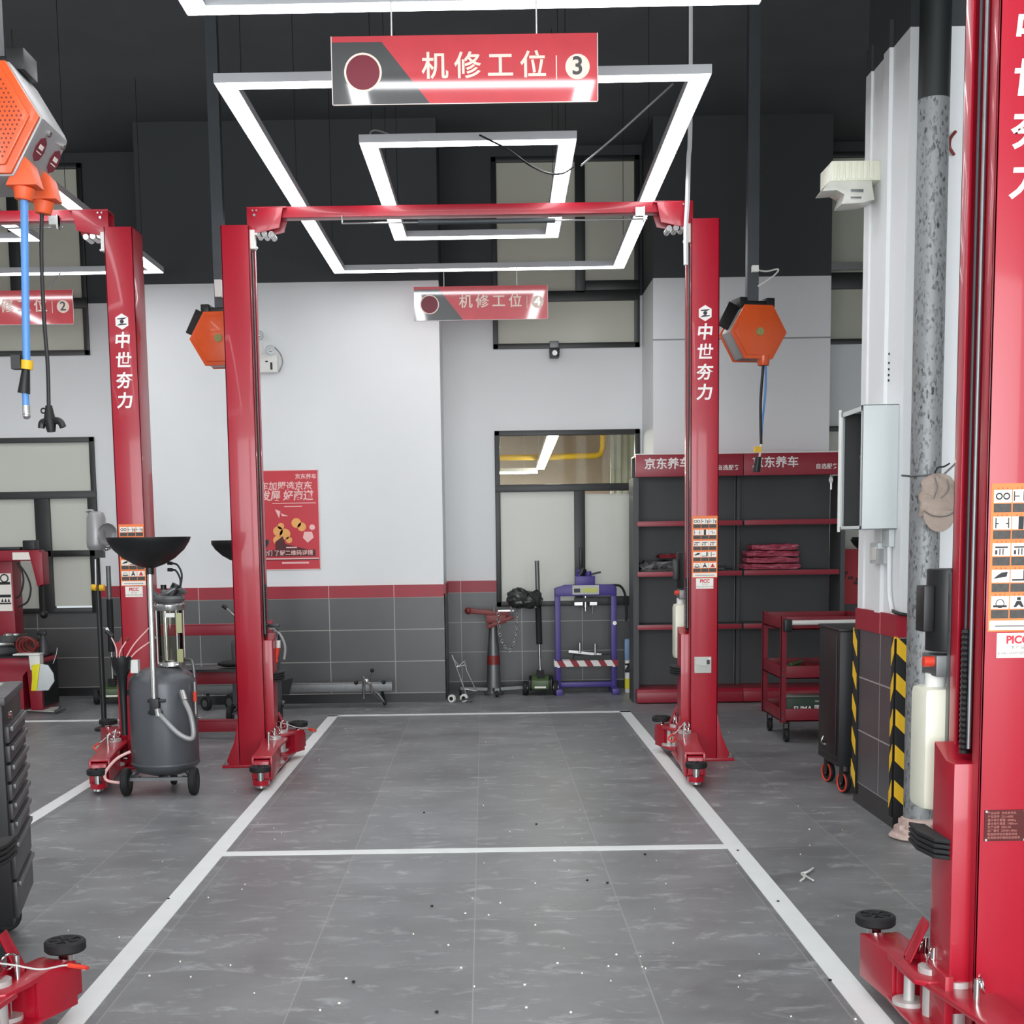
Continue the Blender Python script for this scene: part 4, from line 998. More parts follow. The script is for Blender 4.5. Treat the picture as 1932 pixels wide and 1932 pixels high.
# ------------------------------------------------------------------ hydraulic shop press
def press():
    y = 13.5
    xa, xb = at(1047, 1200, y).x, at(1163, 1200, y).x
    t = thing('shop_press', 'purple hydraulic shop press with a digital gauge and striped bed', 'shop press', ((xa + xb) / 2, y, 0))
    zT = at(1105, 1103, y).z
    p = MB()
    for x in (xa, xb - .055): p.box(x, x + .055, y - .04, y + .04, .06, zT - .03).box(x - .005, x + .06, y - .22, y + .22, 0.0, .06)
    p.prism([(xa, zT - .11), (xa, zT - .03), (xa + .10, zT), (xb - .04, zT), (xb, zT - .03), (xb, zT - .11)], 'Y', y - .05, y + .05)
    p.box(xa + .05, xb - .05, y - .03, y + .03, .06, .11)
    p.build('frame', 'press_purple', t, bevel=.006)
    MB().box(xa - .01, xb + .01, y - .08, y - .07, at(1100, 1256, y).z, at(1100, 1245, y).z).box(xa - .01, xb + .01, y + .07, y + .08, at(1100, 1256, y).z, at(1100, 1245, y).z).build('bed', 'press_stripes', t)
    xm = (xa + xb) / 2
    c = MB().box(xm - .10, xm + .09, y - .07, y + .06, zT - .01, zT + .085).cyl((xm - .06, y, zT + .08), (xm - .06, y, zT + .15), .03, seg=14).cyl((xm + .03, y, zT + .08), (xm + .03, y, zT + .13), .03, seg=14)
    c.build('pump_head', 'press_purple', t, bevel=.006)
    MB().cyl((xm - .05, y, zT + .10), (xm - .02, y, zT + .16), .04, seg=14).bar((xm + .06, y, zT + .1), (xm + .15, y - .02, zT + .12), .02, .02).build('cylinder', 'black_plastic', t)
    g0, g1 = at(1080, 1122, y - .08), at(1130, 1104, y - .08)
    MB().box(g0.x, g1.x, y - .085, y - .05, g0.z, g1.z).m(1).box(g0.x + .015, g0.x + .075, y - .088, y - .084, g0.z + .02, g1.z - .03).m(2).box(g0.x + .10, g1.x - .015, y - .088, y - .084, g0.z + .02, g1.z - .025).build('gauge', ['device_grey', 'black_plastic', 'lcd_green'], t)
    MB().cyl((xm + .0, y, zT - .11), (xm + .0, y, zT - .22), .022, seg=14).cyl((xm, y, zT - .22), (xm, y, zT - .26), .014, seg=12).m(1).box(xm - .11, xm + .12, y - .03, y + .03, zT - .17, zT - .13).m(0).cyl((xm + .075, y - .02, zT - .15), (xm + .07, y - .02, zT - .28), .009, seg=8).box(xm - .11, xm - .03, y - .04, y + .04, zT - .20, zT - .17).box(xm + .04, xm + .11, y - .04, y + .04, zT - .20, zT - .17).build('ram', ['steel', 'black_plastic'], t)
    zb = at(1100, 1245, y).z
    k = MB().bar((xm - .17, y - .03, zb + .09), (xm + .15, y - .03, zb + .05), .025, .025).cyl((xm - .06, y - .03, zb + .07), (xm - .06, y - .03, zb + .17), .018, seg=12).cyl((xm + .09, y - .03, zb + .05), (xm + .09, y - .03, zb + .16), .018, seg=12)
    k.m(1).box(xm - .12, xm + .24, y - .06, y + .05, zb - .0, zb + .05)
    k.build('press_plates', ['steel', 'black_plastic'], t)
    MB().tube([(xb - .06, y, zT - .01), (xb + .04, y, zT - .02), (xb + .09, y, zT - .12), (xb + .10, y, zT - .3), (xb + .095, y, zT - .36)], .012, 8).build('hydraulic_hose', 'cord_black', t)
    MB().cyl((xa + .03, y - .05, zb - .05), (xa + .03, y - .04, zb - .05), .02, seg=12).cyl((xb - .03, y - .05, zb - .05), (xb - .03, y - .04, zb - .05), .02, seg=12).cyl((xb - .02, y - .05, zb + .36), (xb - .02, y - .04, zb + .36), .02, seg=12).build('bed_pins', 'steel', t)
    return t
press()

# ------------------------------------------------------------------ transmission jack / stand with a red head
def stand():
    y = 13.45; c = at(932, 1308, y); x = c.x
    t = thing('transmission_jack', 'grey tapered stand with a rusty red head and hanging chain', 'jack', (x, y, 0))
    zt_ = at(930, 1175, y).z
    MB().lathe([(.09, .0), (.095, .02), (.07, .05), (.058, zt_ * .6), (.035, zt_), (0, zt_)], (x, y, 0), 24).m(1).lathe([(.064, .30), (.0625, .34), (.060, .39)], (x, y, 0), 24).build('column', ['dull_steel', 'stand_red'], t)
    for k, a in enumerate((.1, 1.7, 3.25, 4.8)):
        MB().bar((x, y, .055), (x + .33 * math.cos(a), y + .2 * math.sin(a), .07), .045, .03).build('leg', 'dull_steel', t)
        w = MB(); wheel(w, (x + .33 * math.cos(a), y + .2 * math.sin(a), .03), .03, .025); w.build('caster', 'rubber', t)
    h = MB().bar((x - .22, y, zt_ + .12), (x + .16, y, zt_ + .08), .06, .05).ball((x - .24, y, zt_ + .12), .035).box(x - .07, x + .13, y - .07, y + .07, zt_ - .0, zt_ + .08).bar((x - .06, y - .05, zt_ - .04), (x + .2, y - .05, zt_ + .06), .04, .04)
    h.build('saddle', 'stand_red', t, bevel=.008)
    f = MB().bar((x + .05, y - .07, zt_ + .12), (x + .2, y - .07, zt_ + .12), .02, .014).cyl((x + .18, y - .07, zt_ + .1), (x + .18, y - .07, zt_ + .2), .015, seg=8).cyl((x + .01, y - .07, zt_ + .1), (x + .01, y - .07, zt_ + .17), .012, seg=8)
    f.build('clamp', 'steel', t)
    pts = [(x + .05, y - .08, zt_ + .1), (x + .06, y - .08, zt_ - .1), (x + .10, y - .08, zt_ - .22), (x + .16, y - .08, zt_ - .28), (x + .21, y - .08, zt_ - .18), (x + .235, y - .08, zt_ + .0), (x + .24, y - .08, zt_ + .16)]
    mb = MB(); P = [Vector(p) for p in pts]
    for i in range(len(P) - 1):
        n = max(2, int((P[i + 1] - P[i]).length / .028))
        for k in range(n):
            q = P[i].lerp(P[i + 1], (k + .5) / n); mb.ring(q, .014, .0045, (P[i + 1] - P[i]).cross(Vector((0, 1, 0))) if k % 2 else Vector((0, 1, 0)), 8)
    mb.build('chain', 'steel', t)
    return t
stand()

# folded chrome hand truck leaning by the pier
def handtruck():
    y = 12.9
    g = lambda u, v, dy=0: at(u, v, y + dy)
    c = fl(868, 1326)
    t = thing('hand_truck', 'small folding hand truck with white wheels at the pier corner', 'hand truck', (c.x, y, 0))
    f = MB()
    f.tube([g(853, 1236), g(862, 1262), g(876, 1300), g(880, 1312)], .009, 8, False).tube([g(877, 1247), g(880, 1265), g(892, 1290), g(899, 1305)], .009, 8, False).tube([g(853, 1236), g(856, 1244), g(866, 1257), g(877, 1247)], .008, 8, False).tube([g(862, 1258), g(878, 1255)], .007, 8, False).tube([g(876, 1300), g(899, 1304)], .008, 8, False)
    f.build('frame', 'chrome', t)
    for (u, v, r) in ((853, 1320, .038), (876, 1314, .04)):
        p = g(u, v); p.z = max(p.z, r); w = MB(); wheel(w, (p.x, p.y - .05, r), r, .03, (.5, 1, 0)); wo = w.build('wheel', 'white_plastic', t)
        hubd(MB(), (p.x, p.y - .05, r), r, .034, (.5, 1, 0)).build('hub', 'black_plastic', wo)
    MB().bar(g(858, 1318), g(896, 1312), .05, .02).bar(g(868, 1322, -.1), g(893, 1316, -.1), .03, .012).build('toe_plate', 'black_plastic', t)
handtruck()

# slim bottle stack beside the press
y = 13.5; x0, x1 = at(1179, 1300, y).x, at(1191, 1300, y).x
t = thing('bottle', 'slim bottle with a blue top and yellow base between press and shelving', 'bottle', ((x0 + x1) / 2, y, 0))
zf = lambda v: at(1185, v, y).z
mb = MB().box(x0, x1, y - .05, y + .05, .0, zf(1245)); mb.build('body', 'white_plastic', t, bevel=.008)
MB().box(x0 - .001, x1 + .001, y - .052, y, .04, .14).m(1).box(x0 - .001, x1 + .001, y - .052, y, .20, .23).box(x0 - .001, x1 + .001, y - .052, y, .27, .29).prism([(x0, zf(1262)), (x1 + .001, zf(1262)), (x1 + .001, zf(1240))], 'Y', y - .052, y - .049).build('label_bands', ['bright_yellow', 'black_plastic'], t)
MB().box(x0 - .005, x1, y - .05, y + .05, zf(1245), zf(1205)).build('top', 'box_blue', t, bevel=.01)
# ------------------------------------------------------------------ gondola shelving
SX0, SX1, SX2 = 1.375, 2.348, 3.235
SYF, SYB = 12.55, 12.98
def shelf_bay(label, x0, x1, last):
    t = thing('display_shelf', label, 'shelving', ((x0 + x1) / 2, SYF, 0), 'display shelving bays')
    u = .03
    MB().box(x0 + .01, x1 - .01, SYB - .02, SYB, .05, 2.24).box(x0 + .02, x1 - .02, SYB - .024, SYB - .02, .62, .625).build('back_panel', 'shelf_dark', t)
    p = MB().box(x0, x0 + u, SYB - .08, SYB, 0, 2.24)
    if last: p.box(x1, x1 + .04, SYF + .03, SYB, 0, 2.05)
    else: p.box(x0 - .02, x0 + .03, SYF + .06, SYB, 0, 2.05)
    p.build('upright', 'shelf_dark', t)
    for zz_ in (.715, 1.20, 1.655):
        s = MB().box(x0 + .02, x1 - .004, SYF + .05, SYB - .02, zz_ - .03, zz_).m(1).box(x0 + .012, x1 - .004, SYF + .04, SYF + .05, zz_ - .045, zz_ + .004)
        s.build('shelf', ['shelf_dark', 'shelf_red'], t, bevel=.003)
    MB().box(x0 + .0, x1 - .004, SYF - .04, SYB, 0.01, .105).prism([(SYF - .04, .105), (SYF - .02, .13), (SYB - .02, .13), (SYB - .02, .105)], 'X', x0, x1 - .004).build('base', 'shelf_red', t, bevel=.004)
    h = MB().box(x0 - .0, x1 - .006, SYF + .02, SYF + .06, 2.055, 2.252).box(x0, x1 - .006, SYF + .06, SYB, 2.235, 2.25)
    hd = h.build('header', 'shelf_red', t, bevel=.003)
    tx = MB().text('京东养车', x0 + .075, SYF + .019, 2.165, .105, align='LEFT', bold=.0018)
    tx.text('自选服务', x1 - .04, SYF + .019, 2.125, .05, align='RIGHT', bold=.0008)
    tx.build('lettering', 'white_letter', hd)
    MB().box(x0 - .002, x1 - .004, SYF + .018, SYF + .06, 2.252, 2.262).build('header_trim', 'white_plastic', hd)
    return t
shelf_bay('left bay of the red and dark grey display shelving, behind the lift post', SX0, SX1, False)
shelf_bay('right bay of the red and dark grey display shelving, beside the black cabinet', SX1, SX2, True)
# bundles on the second shelf
def bundle(name, label, cat, x0, x1, y0, y1, z0, z1, m, amp=.012, group=None, film=False):
    mb = MB(); nx, ny, nz = 14, 5, 4
    def wob(x, y, z): return Vector((x + random.uniform(-1, 1) * amp, y + random.uniform(-1, 1) * amp, z + (random.uniform(-1, 1) * amp * .8 if z > z0 + .005 else 0)))
    bmx = mb.bm; bmesh.ops.create_cube(bmx, size=1.0)
    bmesh.ops.subdivide_edges(bmx, edges=bmx.edges[:], cuts=7, use_grid_fill=True)
    for v in bmx.verts:
        e = v.co * 2; r = 1 - .08 * (abs(e.x) ** 4 * abs(e.z) ** 4)
        v.co = wob((x0 + x1) / 2 + e.x * r * (x1 - x0) / 2, (y0 + y1) / 2 + e.y * (y1 - y0) / 2, (z0 + z1) / 2 + e.z * r * (z1 - z0) / 2)
    o = mb.build(name, m, loc=((x0 + x1) / 2, (y0 + y1) / 2, z0))
    return tag(o, label, cat, group)
gp = 'wrapped red packs on the shelf'
for i in range(4):
    zz_ = 1.208 + i * .058
    dx = random.uniform(-.015, .015)
    bundle('wrapped_pack', ['red film-wrapped pack at the bottom of the shelf stack', 'red film-wrapped pack second from the bottom of the shelf stack', 'red film-wrapped pack third from the bottom of the shelf stack', 'red film-wrapped pack on top of the shelf stack'][i], 'pack',
           2.385 + .06 * (i > 2) + dx - (.02 if i == 0 else 0), 2.86 + dx + (.02 if i == 0 else 0), 12.63, 12.9, zz_ + .002, zz_ + .05, 'bundle_red', .010, gp)
bundle('rag_pile', 'grey crumpled bundle of plastic-wrapped covers on the left shelf bay', 'bundle', 1.43, 1.82, 12.64, 12.9, 1.206, 1.29, 'bundle_grey', .022)
bundle('folded_cloth', 'red folded cloth lying on the grey bundle', 'cloth', 1.60, 1.84, 12.66, 12.88, 1.322, 1.355, 'cart_red', .006)
bundle('folded_cover', 'thin dark flat pack on the shelf right of the lift post', 'pack', 1.98, 2.26, 12.66, 12.9, 1.204, 1.235, 'tool_grey', .006)
# keys
kx = at(1571, 905, 12.5)
t = thing('key_fob', 'white key fob hanging on the right end of the shelving header', 'key', kx)
MB().ball((kx.x, 12.56, kx.z), .02, .006, .03).build('fob', 'white_plastic', t)
MB().box(kx.x - .008, kx.x + .008, 12.557, 12.563, kx.z - .085, kx.z - .02).ring((kx.x, 12.56, kx.z + .035), .012, .002, (0, 1, 0), 12).build('key', 'chrome', t)

# ------------------------------------------------------------------ red tool cart
def cart():
    x0, x1, y0, y1 = 2.16, 2.84, 10.03, 10.72
    t = thing('tool_cart', 'dark red three-tray tool cart with a white handle, behind the black cabinet', 'tool cart', ((x0 + x1) / 2, y0, 0))
    for i, z0 in enumerate((.155, .47, .83)):
        m = MB().box(x0, x1, y0, y1, z0, z0 + .012)
        for b in ((x0, x1, y0, y0 + .012), (x0, x1, y1 - .012, y1), (x0, x0 + .012, y0, y1), (x1 - .012, x1, y0, y1)): m.box(b[0], b[1], b[2], b[3], z0, z0 + .095)
        m.build('tray', 'cart_red', t, bevel=.003)
    for x in (x0 - .006, x1 - .034):
        for yy in (y0 - .006, y1 - .034):
            MB().box(x, x + .04, yy, yy + .004, .15, .93).box(x if x < 2.5 else x + .036, (x if x < 2.5 else x + .036) + .004, yy, yy + .04, .15, .93).build('post', 'cart_red', t)
    for z in (.18, .225, .495, .54):
        for x in (x0 + .014, x1 - .014): MB().cyl((x, y0 - .012, z), (x, y0 - .005, z), .008, seg=10).build('screw', 'chrome', t)
    MB().cyl((x0 + .06, y0 - .05, .885), (x1 - .02, y0 - .05, .885), .018, seg=14).build('handle', 'white_plastic', t)
    MB().box(x0 + .005, x0 + .06, y0 - .07, y0, .82, .91).build('handle_bracket', 'black_plastic', t, bevel=.008)
    for x in (x0 + .05, x1 - .05):
        for yy in (y0 + .05, y1 - .05):
            w = MB(); wheel(w, (x, yy, .05), .05, .03); w.box(x - .02, x - .016, yy - .015, yy + .015, .04, .15).box(x + .016, x + .02, yy - .015, yy + .015, .04, .15).box(x - .02, x + .02, yy - .02, yy + .02, .135, .155)
            w.build('caster', 'rubber', t)
    bx = thing('battery_box', 'dark green box with white lettering on the bottom tray of the red cart', 'box', (2.4, 10.1, .168))
    MB().box(2.20, 2.55, 10.06, 10.28, .168, .325).m(1).box(2.20, 2.55, 10.06, 10.28, .325, .332).build('carton', ['box_green', 'backroom_grey'], bx, bevel=.004)
    MB().text('SUMA 国际', 2.385, 10.058, .245, .052, bold=.001).text('10-100A', 2.48, 10.058, .205, .022).text('MADE IN', 2.45, 10.058, .30, .018).build('lettering', 'white_letter', bx)
    tag(MB().ball((2.62, 10.2, .54), .06, .08, .055).tube([(2.56, 10.15, .55), (2.6, 10.12, .59), (2.66, 10.14, .57)], .012, 8).build('air_gun', 'box_blue', loc=(2.62, 10.2, .484)), 'blue grey tool on the middle tray of the red cart', 'tool')
    tag(MB().box(2.24, 2.34, 10.1, 10.3, .484, .56).cyl((2.24, 10.1, .57), (2.36, 10.25, .58), .015, seg=8).build('socket_tray', 'jack_green', loc=(2.29, 10.2, .484), bevel=.005), 'dark green tool case on the middle tray of the red cart', 'case')
    tag(MB().box(2.40, 2.53, 10.08, 10.3, .484, .565).build('tool_case', 'cart_red', loc=(2.46, 10.2, .484), bevel=.008), 'red tool case on the middle tray of the red cart', 'case')
cart()

# ------------------------------------------------------------------ tall black cabinet on red-rimmed casters
def cabinet():
    x0, x1, y0, y1 = 2.055, 2.50, 7.97, 8.46
    t = thing('rolling_cabinet', 'tall black cabinet on red-rimmed casters beside the pillar', 'cabinet', ((x0 + x1) / 2, (y0 + y1) / 2, 0))
    b = MB().box(x0, x1, y0, y1, .165, .955).box(x0 - .006, x0, y0 + .06, y1 - .03, .22, .93)
    b.build('body', 'black_plastic', t, bevel=.014)
    MB().box(x0 - .01, x1 + .01, y0 - .01, y1 + .01, .955, .975).build('top', 'black_plastic', t, bevel=.008)
    MB().box(x0 - .004, x0 + .002, y0 + .02, y1 - .02, .165, .19).build('kick_plate', 'black_plastic', t)
    a, c = at(1563, 1408, 8.2), at(1568, 1425, 8.2)
    MB().tube([(x0 - .008, 8.30, .30), (x0 - .02, 8.30, .27), (x0 - .008, 8.33, .255), (x0 - .008, 8.27, .255)], .006, 8).build('latch', 'steel', t)
    for x in (x0 + .05, x1 - .05):
        for yy in (y0 + .05, y1 - .07):
            w = MB(); wheel(w, (x, yy, .065), .062, .03, (1, .25, 0)); wo = w.build('caster', 'rubber', t)
            MB().ring((x - .017, yy - .004, .065), .054, .005, (1, .25, 0), 24).build('rim', 'orange_red', wo)
            MB().cyl((x - .024, yy - .006, .065), (x + .024, yy + .006, .065), .013, seg=12).build('hub', 'chrome', wo)
            MB().bar((x - .024, yy - .006, .06), (x - .018, yy, .17), .012, .05, (0, 1, 0)).bar((x + .024, yy + .006, .06), (x + .018, yy, .17), .012, .05, (0, 1, 0)).build('fork', 'black_plastic', wo)
cabinet()

# ------------------------------------------------------------------ open grey box on the pillar
def wall_box():
    x0, x1, y0, y1, z0, z1 = 1.925, PX - .001, 7.09, 7.52, 1.54, 2.168
    t = thing('wall_cabinet', 'light grey open metal box mounted on the side of the pillar', 'cabinet', (x1, (y0 + y1) / 2, z0))
    b = MB().box(x0, x1, y0, y0 + .006, z0, z1).box(x0, x1, y1 - .006, y1, z0, z1).box(x0, x1, y0, y1, z0, z0 + .006).box(x0, x1, y0, y1, z1 - .006, z1)
    for q in ((y0, y0 + .03, z0, z1), (y1 - .03, y1, z0, z1), (y0, y1, z0, z0 + .02), (y0, y1, z1 - .03, z1)): b.box(x0, x0 + .006, q[0], q[1], q[2], q[3])
    sh = b.build('shell', 'grey_box', t, bevel=.002)
    MB().box(x1 - .012, x1 - .004, y0 + .006, y1 - .006, z0 + .006, z1 - .006).box(x0 + .02, x1 - .01, y0 + .0062, y0 + .009, z0 + .01, z1 - .01).box(x0 + .02, x1 - .01, y1 - .009, y1 - .0062, z0 + .01, z1 - .01).build('lining', 'box_inside', t)
    MB().box(x0 + .05, x1 - .02, y0 + .04, y0 + .2, z0 + .01, z0 + .09).box(x0 + .06, x1 - .04, y0 + .05, y0 + .18, z0 + .1, z0 + .16).tube([(x0 + .07, y0 + .1, z0 + .15), (x0 + .05, y0 + .06, z0 + .28), (x0 + .06, y0 + .12, z0 + .36), (x0 + .05, y0 + .2, z0 + .35)], .007, 8).ball((x0 + .05, y0 + .16, z0 + .37), .02).build('devices', 'tool_grey', t)
    MB().box(x0 - .012, x0, y1 - .012, y1, z0 - .01, z1 + .01).build('door_edge', 'white_plastic', t)
wall_box()
sx = PX - .002
t = thing('wall_socket', 'grey surface socket box below the open metal box on the pillar', 'socket', (sx, 7.3, 1.42))
MB().box(sx - .05, sx, 7.25, 7.40, 1.36, 1.47).box(sx - .03, sx, 7.12, 7.25, 1.45, 1.54).build('box', 'grey_box', t, bevel=.006)
MB().box(sx - .056, sx - .05, 7.27, 7.38, 1.38, 1.45).build('cover', 'white_plastic', t, bevel=.003)
MB().box(sx - .06, sx - .02, 7.245, 7.25, 1.36, 1.44).build('plug', 'steel', t)
wire('white conduit bending down the pillar below the metal box', [(sx - .015, 7.16, 1.54), (sx - .015, 7.16, 1.35), (sx - .015, 7.15, 1.22), (sx - .018, 7.10, 1.14), (sx - .022, 7.06, 1.118)], .012, 'conduit', 'conduit', 'conduit')
wire('short black cable end on the red tile ledge of the pillar', [(sx - .02, 7.07, 1.125), (sx - .01, 7.0, 1.115), (sx + .06, 6.985, 1.10)], .009, 'cord_black', 'cable_end', 'cable')
# small screws in the white face
t = MB()
for k, v_ in enumerate((668, 685, 697, 708, 718)): t.cyl((PX - .006, 7.28, Zz(1659, v_, 7.28)), (PX + .002, 7.28, Zz(1659, v_, 7.28)), .006, seg=8)
tag(t.build('wall_plugs', 'black_plastic', loc=(PX, 7.28, 2.4)), 'row of small black wall plugs above the metal box', 'wall plug', kind='stuff')
# wrapped wall unit
def wrapped():
    y = 7.55; a, b = at(1565, 320, y), at(1642, 388, y)
    t = thing('louvre_vent', 'cream louvred wall unit wrapped in torn plastic, high on the pillar', 'vent', (PX, y, a.z))
    m = MB().box(a.x, PX, y - .05, y + .2, Zz(1600, 345, y), Zz(1600, 308, y))
    for k in range(7): m.box(a.x + .01 + k * .031, a.x + .03 + k * .031, y - .058, y - .05, Zz(1600, 343, y), Zz(1600, 310, y))
    m.build('louvre', 'jug_white', t, bevel=.003)
    f = MB(); bmx = f.bm
    pts = [(1548, 364), (1562, 345), (1600, 340), (1640, 340), (1646, 380), (1622, 386), (1590, 388), (1584, 388), (1590, 370), (1575, 362)]
    f.prism([(at(u, v, y).x, at(u, v, y).z) for u, v in pts], 'Y', y - .04, y + .12)
    f.m(1).box(at(1600, 362, y).x, at(1626, 362, y).x, y - .045, y - .039, at(1600, 368, y).z, at(1600, 360, y).z).box(at(1600, 374, y).x, at(1622, 374, y).x, y - .045, y - .039, at(1600, 380, y).z, at(1600, 374, y).z)
    f.build('plastic_wrap', ['pvc_wrap', 'dull_steel'], t, bevel=.008)
wrapped()

# ------------------------------------------------------------------ galvanised pipe
def galv():
    m = bpy.data.materials.new('galvanised'); m.use_nodes = True
    nt = m.node_tree; n = nt.nodes; L = nt.links; b = n['Principled BSDF']; b.inputs['Roughness'].default_value = .5; b.inputs['Metallic'].default_value = .35
    g = n.new('ShaderNodeNewGeometry'); mp = n.new('ShaderNodeMapping'); mp.inputs['Scale'].default_value = (1, 1, .45); L.new(g.outputs['Position'], mp.inputs[0])
    v = n.new('ShaderNodeTexVoronoi'); v.inputs['Scale'].default_value = 110; L.new(mp.outputs[0], v.inputs['Vector'])
    t = n.new('ShaderNodeTexNoise'); t.inputs['Scale'].default_value = 40; t.inputs['Detail'].default_value = 6; L.new(mp.outputs[0], t.inputs['Vector'])
    mm = n.new('ShaderNodeMath'); mm.operation = 'ADD'; L.new(v.outputs['Color'], mm.inputs[0]); L.new(t.outputs['Fac'], mm.inputs[1])
    r = n.new('ShaderNodeValToRGB'); r.color_ramp.elements[0].position = .45; r.color_ramp.elements[0].color = lin((56, 57, 57)) + (1,); r.color_ramp.elements[1].position = 1.35 / 2 + .25; r.color_ramp.elements[1].color = lin((142, 144, 144)) + (1,)
    L.new(mm.outputs[0], r.inputs[0]); L.new(r.outputs[0], b.inputs['Base Color'])
    MATS['galvanised'] = m
    x, y, R = 2.155, 6.79, .073
    p = thing('drain_pipe', 'galvanised steel pipe standing in front of the pillar', 'pipe', (x, y, 0))
    MB().cyl((x, y, .02), (x, y, 3.55), R, seg=40).build('pipe', 'galvanised', p)
    MB().cyl((x, y, 3.55), (x, y, CEIL), R, seg=40).build('painted_upper_pipe', 'black_paint', p)
    fm = MB().lathe([(R, .03), (R + .045, .03), (R + .045, .055), (R + .012, .06), (R + .012, .10), (R, .105)], (x, y, 0), 30).lathe([(R + .05, 0), (R + .07, .01), (R + .05, .03), (R, .03)], (x, y, 0), 30)
    for k in range(4): fm.cyl((x + (R + .04) * math.cos(k * 1.57 + .5), y + (R + .04) * math.sin(k * 1.57 + .5), .05), (x + (R + .04) * math.cos(k * 1.57 + .5), y + (R + .04) * math.sin(k * 1.57 + .5), .08), .016, seg=6)
    fm.build('flange', 'rusty_pink', p)
    zt_ = Zz(1732, 897, y - R)
    MB().ring((x, y, zt_), R + .004, .005, (0, 0, 1), 28).cyl((x - R - .0, y - .0, zt_), (x - R - .05, y - .02, zt_ + .003), .005, seg=8).cyl((x + R, y - .03, zt_), (x + R + .07, y - .05, zt_ + .07), .005, seg=8).build('wire_tie', 'dull_steel', p)
mat('rusty_pink', (196, 172, 162), 0.7, var=.25, scale=40, bump=.4, bscale=60)
galv()
# cap hung on the wire
def cap():
    y = 6.68; c = at(1768, 938, y); x = c.x
    t = thing('baseball_cap', 'grey brown baseball cap hung on the galvanised pipe', 'cap', (x, y, c.z))
    zt_, zm, zb = at(1768, 893, y).z, at(1768, 968, y).z, at(1768, 1004, y).z
    m = MB()
    prof = [(.0, zt_), (.03, zt_ - .001), (.045, zt_ - .008), (.062, zt_ - .02), (.075, zt_ - .04), (.081, zt_ - .06), (.083, zt_ - .08), (.084, zt_ - .10), (.083, zt_ - .12), (.082, zt_ - .14), (.08, zm - .01), (.078, zm - .014), (.0, zm - .014)]
    m.lathe([(r, h - c.z) for r, h in prof], (x, y, c.z), 28)
    for v in m.bm.verts:
        v.co.y = y + (v.co.y - y) * .55
        v.co.x += .005 * math.sin(v.co.z * 70 + v.co.x * 30); v.co.y += .012 * math.sin(v.co.z * 75 + v.co.x * 60)
    m.build('crown', 'cap_cloth', t)
    MB().tube([(x - .078, y - .05, zm + .012), (x - .04, y - .058, zm - .012), (x, y - .06, zm - .018), (x + .04, y - .058, zm - .012), (x + .078, y - .05, zm + .012)], .003, 6).tube([(x - .03, y - .052, zt_ - .02), (x - .02, y - .06, zt_ - .07), (x - .035, y - .06, zt_ - .12)], .0025, 6).tube([(x + .03, y - .05, zt_ - .03), (x + .035, y - .058, zt_ - .08), (x, y - .062, zt_ - .12)], .0025, 6).build('seam', 'text_grey', t)
    b = MB(); pts = []
    for k in range(13):
        a = math.pi * k / 12; pts.append((x - .078 * math.cos(a), zm - (zm - zb) * math.sin(a) * 1.0))
    b.prism([(x + .078, zm + .012)] + list(reversed(pts)) + [(x - .078, zm + .012)], 'Y', y - .045, y - .037)
    b.build('brim', 'cap_cloth', t, bevel=.003)
    MB().tube([(x - .02, y - .02, zt_), (x - .01, y - .035, zt_ + .025), (x + .02, y - .03, zt_ + .03), (x + .05, y - .02, zt_ + .045)], .004, 8).build('strap', 'cord_black', t)
cap()
# cable bulge on wall right of pipe
wire('red brown cable loop on the white pillar face near the top', [at(1803, 248, 7.0), at(1793, 262, 6.99), at(1792, 278, 6.98), at(1800, 292, 7.0)], .008, 'stand_red', 'cable_loop', 'cable')

# ------------------------------------------------------------------ emergency light, camera, poster
t = thing('emergency_light', 'twin-headed emergency light on the white wall beside the lift post', 'emergency light', (at(505, 680, YW).x, YW, at(505, 680, YW).z))
a, b = at(480, 704, YW - .03), at(524, 668, YW - .03)
MB().box(a.x - .1, b.x, YW - .06, YW, a.z, b.z).build('battery_case', 'white_plastic', t, bevel=.01)
m = MB()
for u in (487, 503): q = at(u, 682, YW - .06); m.box(q.x - .012, q.x + .012, q.y - .003, q.y, q.z - .006, q.z + .006)
q = at(512, 690, YW - .06); m.box(q.x - .01, q.x + .01, q.y - .003, q.y, q.z - .035, q.z + .03)
m.build('markings', 'black_plastic', t)
for k, (u, v) in enumerate(((492, 632), (509, 660))):
    q = at(u, v, YW - .07); m = MB().lathe([(0, 0), (.03, 0), (.045, -.03), (.04, -.05), (0, -.045)], q, 20, (.3 * (1 - 2 * k), 1, .2)).build('lamp_head', 'grey_box', t)
    MB().ball(q + Vector((-.01 * (1 - 2 * k), -.035, -.01)), .018).build('bulb', 'chrome', m)
    MB().cyl(q, (q.x, q.y + .03, b.z), .012, seg=8).build('neck', 'white_plastic', t)
q = at(525, 662, YW - .02)
MB().tube([at(518, 655, YW - .05), at(529, 668, YW - .04), at(533, 685, YW - .03), at(526, 702, YW - .03)], .006, 8).build('cord', 'cord_grey', t)
c = at(1045, 668, YR)
t = thing('security_camera', 'small black camera hanging under the high window', 'camera', c)
MB().box(c.x - .045, c.x + .045, YR - .09, YR - .02, zr(3.30), zr(3.37)).build('mount', 'dull_steel', t, bevel=.006)
m = MB().prism([(c.x - .05, zr(3.30)), (c.x + .05, zr(3.30)), (c.x + .045, zr(3.21)), (c.x - .045, zr(3.21))], 'Y', YR - .16, YR - .03).build('housing', 'black_plastic', t, bevel=.012)
MB().cyl((c.x, YR - .165, zr(3.25)), (c.x, YR - .158, zr(3.25)), .025, seg=18).build('lens', 'chrome', m)

